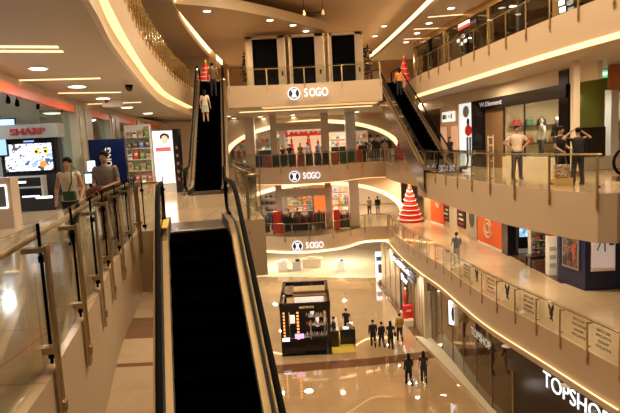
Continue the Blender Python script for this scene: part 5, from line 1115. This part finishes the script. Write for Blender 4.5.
# ================================================================ PEOPLE
skinm = {'light': mat('skin_light', (.62, .36, .24), .5), 'tan': mat('skin_tan', (.42, .23, .14), .5)}
hairm = mat('black_hair', (.006, .004, .004), .7, spec=.2)
eyew = mat('eye_white', (.75, .72, .68), .3); lipm = mat('lips', (.40, .12, .10), .45)
CM = {}
def cloth(n, c): return mat('fabric_' + n, c, .75, var=.12, scale=9)
def remesh(o, v):
    md = o.modifiers.new('remesh', 'REMESH'); md.mode = 'VOXEL'; md.voxel_size = v; md.use_smooth_shade = True
    sm = o.modifiers.new('smooth', 'SMOOTH'); sm.iterations = 3; sm.factor = .5
    return o
def limb(mb, pts, rs, seg=12):
    for i in range(len(pts) - 1): mb.tube([pts[i], pts[i + 1]], [rs[i], rs[i + 1]], seg)
    for p, r in zip(pts, rs): mb.ell(p, (r, r, r), seg, 8)
POSE = {
    'stand': dict(L=((.25, .02, 1.13), (.26, -.06, .88)), R=((-.25, .02, 1.13), (-.26, -.06, .88)), KL=(.10, -.01, .49), AL=(.11, .01, .08), KR=(-.10, -.02, .49), AR=(-.12, .02, .08)),
    'walk': dict(L=((.24, .10, 1.14), (.25, .02, .90)), R=((-.24, -.04, 1.14), (-.24, -.18, .92)), KL=(.09, -.12, .50), AL=(.09, -.16, .08), KR=(-.09, .03, .49), AR=(-.09, .26, .14)),
    'hips': dict(L=((.40, .06, 1.20), (.19, -.05, 1.02)), R=((-.40, .06, 1.20), (-.19, -.05, 1.02)), KL=(.11, -.01, .49), AL=(.13, .01, .08), KR=(-.11, -.02, .49), AR=(-.13, .01, .08)),
    'front': dict(L=((.25, 0, 1.13), (.10, -.26, 1.06)), R=((-.25, 0, 1.13), (-.08, -.27, 1.04)), KL=(.10, -.01, .49), AL=(.11, .01, .08), KR=(-.10, -.02, .49), AR=(-.12, .02, .08)),
    'head': dict(L=((.42, -.08, 1.44), (.16, -.10, 1.64)), R=((-.42, -.08, 1.44), (-.16, -.10, 1.64)), KL=(.12, -.01, .49), AL=(.14, .01, .08), KR=(-.12, -.02, .49), AR=(-.14, .01, .08)),
    'rest': dict(L=((.26, .0, 1.14), (.22, -.26, 1.02)), R=((-.26, -.02, 1.14), (-.22, -.24, 1.00)), KL=(.10, -.05, .49), AL=(.11, .01, .08), KR=(-.10, -.02, .49), AR=(-.12, .02, .08)),
    'bag': dict(L=((.24, .03, 1.14), (.24, -.14, .93)), R=((-.27, .04, 1.14), (-.22, -.15, .93)), KL=(.09, -.10, .50), AL=(.09, -.12, .08), KR=(-.09, .03, .49), AR=(-.10, .14, .10)),
}
def person(loc, rz, h, label, top, bottom, pose='stand', sleeves='short', legs='trousers', hair='short', skin='light', near=False, group=None, woman=False, shoes=None, turn=0.0):
    t = thing('person', label, 'person', loc, rz, group); s = h / 1.75; t.scale = (s, s, s)
    P = POSE[pose]; sk = skinm[skin]; vx = .009 if near else .013
    sh = .17 if woman else .195; wst = .115 if woman else .135; hp_ = .155 if woman else .15
    def J(k): 
        e, w_ = P[k]; sx = 1 if k == 'L' else -1
        return Vector((sx * sh, 0, 1.42)), Vector(e), Vector(w_)
    mb = MB()
    mb.rings([(0, 0, .86, hp_ * .9, .10), (0, 0, .95, hp_, .11), (0, 0, 1.10, wst, .09), (0, 0, 1.28, sh * .82, .105), (0, 0, 1.38, sh * .95, .095), (0, 0, 1.44, sh * .75, .075), (0, 0, 1.48, .065, .06)], 18)
    limb(mb, [(0, .005, 1.44), (0, -.005, 1.57)], [.058, .05])
    Rh = Matrix.Rotation(turn, 3, 'Z'); hc = Vector((0, -.012, 1.635))
    mb.ell(hc + Vector((0, .008, .02)), (.075, .092, .095), 16, 12); mb.ell(hc + Rh @ Vector((0, -.025, -.045)), (.055, .062, .062), 14, 10)
    mb.ell(hc + Rh @ Vector((0, -.094, -.012)), (.013, .016, .022), 8, 6)
    for sx in (-1, 1): mb.ell(hc + Rh @ Vector((sx * .078, .01, -.005)), (.012, .02, .03), 8, 6)
    for k in ('L', 'R'):
        S_, E_, W_ = J(k); limb(mb, [S_, E_, W_], [.052, .040, .027])
        d = (W_ - E_).normalized(); side = Vector((1 if k == 'L' else -1, 0, 0)); fwd = (Vector((0, -1, 0)) - d * d.dot(Vector((0, -1, 0))))
        fwd = fwd.normalized() if fwd.length > .1 else Vector((0, 0, 1)); nrm = d.cross(fwd).normalized()
        if pose == 'hips': d = (d + Vector((0, -.3, -.5))).normalized()
        pc = W_ + d * .05
        mb.tube([W_, W_ + d * .03, W_ + d * .085], [.026, .034, .030], 10)
        fr = .0095 if near else .0115
        for j, ln in enumerate((.066, .075, .070, .056)):
            b0 = W_ + d * .078 + fwd * (.027 - .018 * j); b1 = b0 + d * ln * .5 - nrm * (.004 if k == 'L' else -.004); b2 = b1 + (d * .8 - nrm * (.45 if k == 'L' else -.45)) * ln * .5
            limb(mb, [b0, b1, b2], [fr, fr * .95, fr * .85], 6)
        b0 = W_ + d * .03 + fwd * .026; limb(mb, [b0, b0 + fwd * .022 + d * .022, b0 + fwd * .026 + d * .052], [fr * 1.15, fr * 1.05, fr * .9], 6)
    for q, a in (('KL', 'AL'), ('KR', 'AR')):
        K, A_ = Vector(P[q]), Vector(P[a]); hx = Vector((.085 if q == 'KL' else -.085, 0, .90))
        limb(mb, [hx, K, (K + A_) / 2 + Vector((0, .012, .04)), A_], [.088, .055, .052, .036]); limb(mb, [A_ + Vector((0, .03, -.045)), A_ + Vector((0, -.13, -.05))], [.034, .028])
    remesh(mb.build('body', sk, t, True), vx)
    # top
    mb = MB(); z0 = .90 if legs != 'dress' else .6
    tb = [(0, 0, z0, hp_ + .025, .135), (0, 0, 1.10, wst + .028, .118), (0, 0, 1.28, sh * .86 + .02, .13), (0, 0, 1.38, sh * .97 + .018, .115), (0, 0, 1.445, sh * .72, .085), (0, 0, 1.472, .078, .07)]
    mb.rings(tb, 18)
    for k in ('L', 'R'):
        S_, E_, W_ = J(k)
        if sleeves == 'short': limb(mb, [S_ - Vector((0, 0, .012)), S_.lerp(E_, .55)], [.058, .056])
        elif sleeves == 'long': limb(mb, [S_ - Vector((0, 0, .012)), E_, E_.lerp(W_, .9)], [.06, .052, .042])
        else: limb(mb, [S_, S_.lerp(E_, .05)], [.060, .058])
    remesh(mb.build('top', top, t, True), .014)
    mb = MB()
    if legs == 'trousers' or legs == 'shorts':
        mb.rings([(0, 0, .84, hp_ + .01, .122), (0, 0, .93, hp_ + .016, .128), (0, 0, 1.0, hp_ - .005, .115)], 18)
        for q, a in (('KL', 'AL'), ('KR', 'AR')):
            K, A_ = Vector(P[q]), Vector(P[a]); hx = Vector((.082 if q == 'KL' else -.082, 0, .88)); ew = A_ + Vector((0, 0, .02))
            if legs == 'trousers': limb(mb, [hx, K, ew], [.105, .078, .062])
            else: limb(mb, [hx, K + (hx - K) * .25], [.105, .088])
    else: mb.rings([(0, 0, .55, .20, .18), (0, 0, .8, .185, .155), (0, 0, .95, hp_ + .01, .125), (0, 0, 1.03, hp_ - .015, .11)], 18)
    remesh(mb.build('trousers' if legs != 'skirt' else 'skirt', bottom, t, True), .014)
    for a in ('AL', 'AR'):
        A_ = Vector(P[a]); mb = MB(); limb(mb, [A_ + Vector((0, .035, -.04)), A_ + Vector((0, -.05, -.035)), A_ + Vector((0, -.15, -.045))], [.043, .044, .036])
        remesh(mb.build('shoe', shoes or blackmt, t, True), .012)
    mb = MB(); mb.ell(hc + Rh @ Vector((0, .022, .042)), (.090, .102, .092), 16, 12)
    if hair == 'long': mb.rings([(0, .07, 1.34, .07, .03), (0, .075, 1.45, .085, .04), (0, .06, 1.58, .09, .055), (0, .03, 1.68, .07, .06)], 14)
    if hair == 'tied': mb.ell((0, .12, 1.64), (.04, .045, .05)); 
    mb.ell(hc + Rh @ Vector((0, -.035, .088)), (.068, .055, .03), 12, 8)
    remesh(mb.build('hair', hairm, t, True), .011)
    for sx in (-1, 1):
        ey = MB().ell(hc + Rh @ Vector((sx * .03, -.078, .008)), (.013, .008, .008), 8, 6).build('eye', eyew, t, True)
        MB().ell(hc + Rh @ Vector((sx * .03, -.085, .008)), (.007, .004, .006), 8, 6).build('iris', hairm, ey, True)
        MB().ell(hc + Rh @ Vector((sx * .03, -.083, .026)), (.017, .006, .004), 8, 6).build('eyebrow', hairm, t, True)
    MB().ell(hc + Rh @ Vector((0, -.085, -.052)), (.022, .008, .007), 8, 6).build('mouth', lipm, t, True)
    return t
wh = cloth('cream', (.80, .70, .56)); blk = cloth('black', (.012, .011, .012)); gry = cloth('grey', (.20, .17, .15)); dkb = cloth('dark_blue', (.03, .04, .08)); shirtw = cloth('white_shirt', (.70, .56, .44))
blu = cloth('blue_grey', (.16, .20, .30)); pblu = cloth('pale_blue', (.42, .46, .62)); org = cloth('orange', (.75, .30, .05)); brn = cloth('brown', (.16, .08, .04)); yel = cloth('ochre', (.42, .24, .04)); mar = cloth('maroon', (.10, .02, .02)); kh_ = cloth('khaki', (.40, .30, .2))
# left gallery couple
q = gy(67, 160, 9.3)
w1 = person((q.x, 9.3, L2Z), .05, 1.54, 'woman in a sleeveless cream top with a green shoulder bag by the left balustrade', wh, blk, 'bag', 'none', 'trousers', 'tied', near=True, woman=True)
b1 = thing('shoulder_bag', 'small green bag hanging at the hip of the woman in cream', 'bag', (q.x + .16, 9.05, L2Z + .78)); grb = mat('green_leather', (.03, .10, .05), .4)
MB().box((-.06, 0, .12), (.20, .10, .16)).build('body', grb, b1, bevel=.02); MB().box((-.06, -.055, .16), (.19, .015, .08)).build('flap', grb, b1, bevel=.004)
MB().tube([(-.08, .02, .2), (-.13, .03, .45), (-.20, .10, .56), (-.22, .2, .58), (-.12, .3, .45), (.08, .05, .2)][0:1] + [(-.02, .03, .36), (-.04, .09, .56), (-.06, .2, .605), (-.06, .32, .56)], .012, 6).build('strap', grb, b1)
q = gy(104, 160, 9.9)
m1 = person((q.x, 9.9, L2Z), -.05, 1.62, 'man in a grey T-shirt standing behind the left balustrade with hands in front', gry, mar, 'front', 'short', 'trousers', 'short', 'tan', near=True)
jk = thing('folded_jacket', 'dark red folded jacket on the arm of the man in grey', 'jacket', (q.x - .07, 9.62, L2Z + .86)); mb = MB(); mb.ell((0, 0, .02), (.22, .09, .14)); mb.ell((-.06, 0, -.08), (.16, .07, .14)); remesh(mb.build('cloth', mar, jk, True), .02)
# riders of the left upper escalator
def on_esc(px, Y, bx, by, tx, ty, side=0.0):
    d = Vector((tx - bx, ty - by)).normalized(); q = gy(px, 90, Y); u = (Vector((q.x, Y)) - Vector((bx, by))).dot(d)
    c0 = Vector((bx, by)) + d * u; n = Vector((-d.y, d.x)) * side; uu = min(max(u - .8, 0), 9.006); nst = int(9.0066 / .4); st_ = math.ceil(uu / (9.0066 / nst)); return Vector((c0.x + n.x, c0.y + n.y, L2Z + st_ * 5.2 / nst))
p = on_esc(206.5, 25.6, -3.8, 20.15, -5.15, 30.6, .15); person(p, PI - .1, 1.5, 'woman in a white blouse and short skirt riding up the left upper escalator', cloth('white', (.72, .66, .56)), cloth('pale_skirt', (.45, .50, .45)), 'stand', 'short', 'skirt', 'long', woman=True)
p = on_esc(212, 28.2, -3.8, 20.15, -5.15, 30.6, -.2); person(p, PI, 1.68, 'person in dark clothes ahead of the woman in white on the escalator', brn, blk, 'stand', 'long', 'trousers', 'short')
p = on_esc(401, 33.0, 6.3, 25.2, 5.35, 35.8, -.1); person(p, PI + .1, 1.62, 'woman in an orange top near the head of the right escalator', org, blk, 'stand', 'short', 'trousers', 'long', woman=True)
b2 = thing('handbag', 'pale handbag carried by the rider in orange', 'bag', (p.x + .27, p.y - .12, p.z + .42)); MB().box((0, 0, .15), (.14, .3, .3)).build('body', kh_, b2, bevel=.03); MB().tube([(0, -.1, .28), (0, 0, .46), (0, .1, .28)], .012, 6).build('handle', kh_, b2)
# right bridge
q = gz(517, 179, L2Z); person((q.x, q.y, L2Z), .0, 1.86, 'man in a white short-sleeved shirt standing with hands on hips', shirtw, dkb, 'hips', 'short', 'trousers', 'short', 'tan', near=True)
q = gz(560, 184, L2Z); person((q.x, q.y, L2Z), .5, 1.73, 'man in black leaning over behind the balustrade beside the man touching his head', blk, blk, 'rest', 'short', 'trousers', 'short', 'tan', near=True, turn=.4)
q = gz(577, 185, L2Z); person((q.x + .02, q.y, L2Z), PI, 1.66, 'man in black seen from behind with both hands raised to his head', blk, blk, 'head', 'short', 'trousers', 'short', 'tan', near=True)
q = gy(569, 185, 15.3); bp = thing('shoulder_bag', 'patterned bag held low between the two men in black', 'bag', (q.x, 15.75, L2Z)); MB().box((0, 0, .42), (.42, .2, .4)).build('body', muralmat('patterned_cloth', [(.5, .35, .25), (.1, .1, .1), (.6, .5, .4), (.3, .1, .05)], 9), bp, bevel=.05); MB().tube([(-.15, 0, .6), (-.1, 0, .9), (.1, 0, .9), (.15, 0, .6)], .015, 6).build('handle', brn, bp); MB().box((0, 0, .11), (.5, .36, .22)).build('base_box', mat('ochre_box', (.6, .4, .15), .5), bp)
# second level people beyond
q = gy(453, 130, 31); person((q.x - .3, 30.6, L2Z), .3, 1.6, 'woman in black on the second level beside the peach shopfront', blk, blk, 'walk', 'short', 'trousers', 'long', woman=True)
q = gy(443, 130, 32.5); person((q.x - .4, 32.6, L2Z), -.3, 1.3, 'child in red on the second level by the right escalator', cloth('red', (.55, .04, .03)), dkb, 'walk', 'short', 'trousers', 'short')
q = gy(407, 150, 34.6); person((6.95, 36.6, L2Z), PI, 1.75, 'man in a grey-blue shirt behind the side of the right escalator', cloth('grey_blue', (.2, .2, .27)), dkb, 'stand', 'short', 'trousers', 'short')
for (px, Y, rz, h, l, a, b_, po, sk_) in ((282.5, 44.0, .6, 1.6, 'woman in black at the left of the red decorations on the second level', blk, blk, 'stand', 'light'), (289.5, 44.6, PI, 1.7, 'shopper in dark jacket with back turned before the red cones', blk, dkb, 'stand', 'light'),
        (300.5, 44.2, .2, 1.72, 'shopper in black with red collar in the middle of the second level store', brn, blk, 'stand', 'light'), (307.5, 43.8, PI, 1.75, 'man in a pale blue shirt seen from behind on the second level', pblu, dkb, 'rest', 'light'), (318.5, 44.0, .3, 1.75, 'man in a blue shirt at the right of the red cones on the second level', blu, dkb, 'stand', 'light'),
        (385, 42.9 + .8, PI, 1.7, 'person in a tan top by the middle balustrade right of the grey column', kh_, brn, 'stand', 'light')):
    q = gy(px, 150, Y); person((q.x, Y, L2Z), rz, h, l, a, b_, po, 'short', skin=sk_)
# first level
q = gz(461, 266, L1Z); person((7.75, 28.5, L1Z), PI, 1.72, 'man in a blue shirt seen from behind on the first level near the hoardings', cloth('steel_blue', (.16, .20, .29)), cloth('pale_jeans', (.40, .42, .38)), 'rest', 'short', 'trousers', 'short')
q = gz(369, 206, L1Z); person((gy(369, 200, 50).x, 50, L1Z), PI, 1.68, 'woman in a pale top walking away under the first level arch', kh_, dkb, 'walk', 'short', 'trousers', 'short', woman=True)
person((gy(377.5, 200, 49.5).x, 49.5, L1Z), PI, 1.75, 'man in black top and grey trousers walking away under the first level arch', blk, cloth('grey_trousers', (.3, .3, .28)), 'walk', 'long', 'trousers', 'short')
for (px, Y, rz, l, a, po) in ((270, 43.5, PI, 'seated-height clerk in black at the left end of the first level store', blk, 'rest'), (297.5, 43.4, PI, 'person in a black shirt, left one of the pair above the gold rack', blk, 'stand'), (311.5, 43.4, .2, 'person in a black shirt, right one of the pair above the gold rack', blk, 'stand'), (289, 43.0, .5, 'person in black bending over clothes right of the red cabinet', blk, 'rest')):
    q = gy(px, 215, Y); person((q.x, Y, L1Z), rz, 1.72, l.replace('seated-height clerk', 'clerk'), a, blk, po, 'short')
# ground floor
for (px, py, rz, h, l, a, b_, po, hr, wm) in ((409, 385, PI + .15, 1.62, 'woman in black walking away on the ground floor, left one of the pair', blk, blk, 'walk', 'long', True), (424, 382.5, PI - .1, 1.62, 'woman with pale waist and dark top walking away, right one of the pair', cloth('charcoal', (.03, .03, .035)), cloth('dark_jeans', (.03, .035, .06)), 'walk', 'long', True),
        (373.5, 347, PI, 1.65, 'person in black walking right of the kiosk, leftmost of the group of four', blk, blk, 'walk', 'short', False), (382, 347.5, PI + .3, 1.55, 'shorter person in black, second from the left in the group of four', blk, dkb, 'walk', 'short', True), (391, 349, PI - .1, 1.68, 'woman with a red bag, third from the left in the group of four', cloth('near_black', (.02, .015, .02)), blk, 'bag', 'long', True),
        (400, 341, PI + .1, 1.7, 'person in an ochre jacket, rightmost of the group of four', yel, dkb, 'walk', 'short', False), (385.5, 277, .2, 1.62, 'woman in black standing far back on the ground floor by the boutique corner', blk, blk, 'stand', 'long', True)):
    q = gz(px, py, 0); person((q.x, q.y, 0.0), rz, h, l, a, b_, po, 'long' if a in (blk, yel) else 'short', 'trousers', hr, woman=wm)
q = gz(391, 349, 0); bb = thing('handbag', 'small dark red bag at the side of the third walker', 'bag', (q.x + .26, q.y - .05, .78)); MB().box((0, 0, .12), (.12, .26, .24)).build('body', mar, bb, bevel=.02); MB().tube([(0, -.08, .23), (0, 0, .4), (0, .08, .23)], .01, 6).build('strap', mar, bb)
q = gz(334.5, 344, 0); person((q.x, q.y, 0.03), -PI / 2 + .3, 1.66, 'kiosk attendant in black standing on the yellow mat', blk, blk, 'rest', 'long', woman=True)
q = gz(347, 334, 0); person((q.x, q.y, 0.0), PI - .4, 1.66, 'second person in black behind the kiosk counter', blk, blk, 'rest', 'short')
person((7.35 + .6, 28.2, 0.0), -.5, 1.72, 'dark figure standing behind the bronze glazing, left one', blk, blk, 'stand', 'long')
person((7.35 + 1.3, 27.0, 0.0), .3, 1.6, 'dark figure standing behind the bronze glazing, right one', brn, blk, 'stand', 'long', woman=True)

q = gz(348, 343, 0); t = thing('display_table', 'black cosmetics desk with white lit top beside the kiosk attendant', 'table', (q.x, q.y, .03))
MB().box((0, 0, .45), (.9, .55, .9)).build('body', black, t, bevel=.02); MB().box((-.1, -.05, .93), (.35, .35, .05)).build('lit_top', mat('lit_desk_top', (.9, .9, .9), .4, emit=(.9, .9, .95), es=.9), t); MB().box((.1, 0, 1.08), (.3, .05, .25)).build('mirror', steel, t)
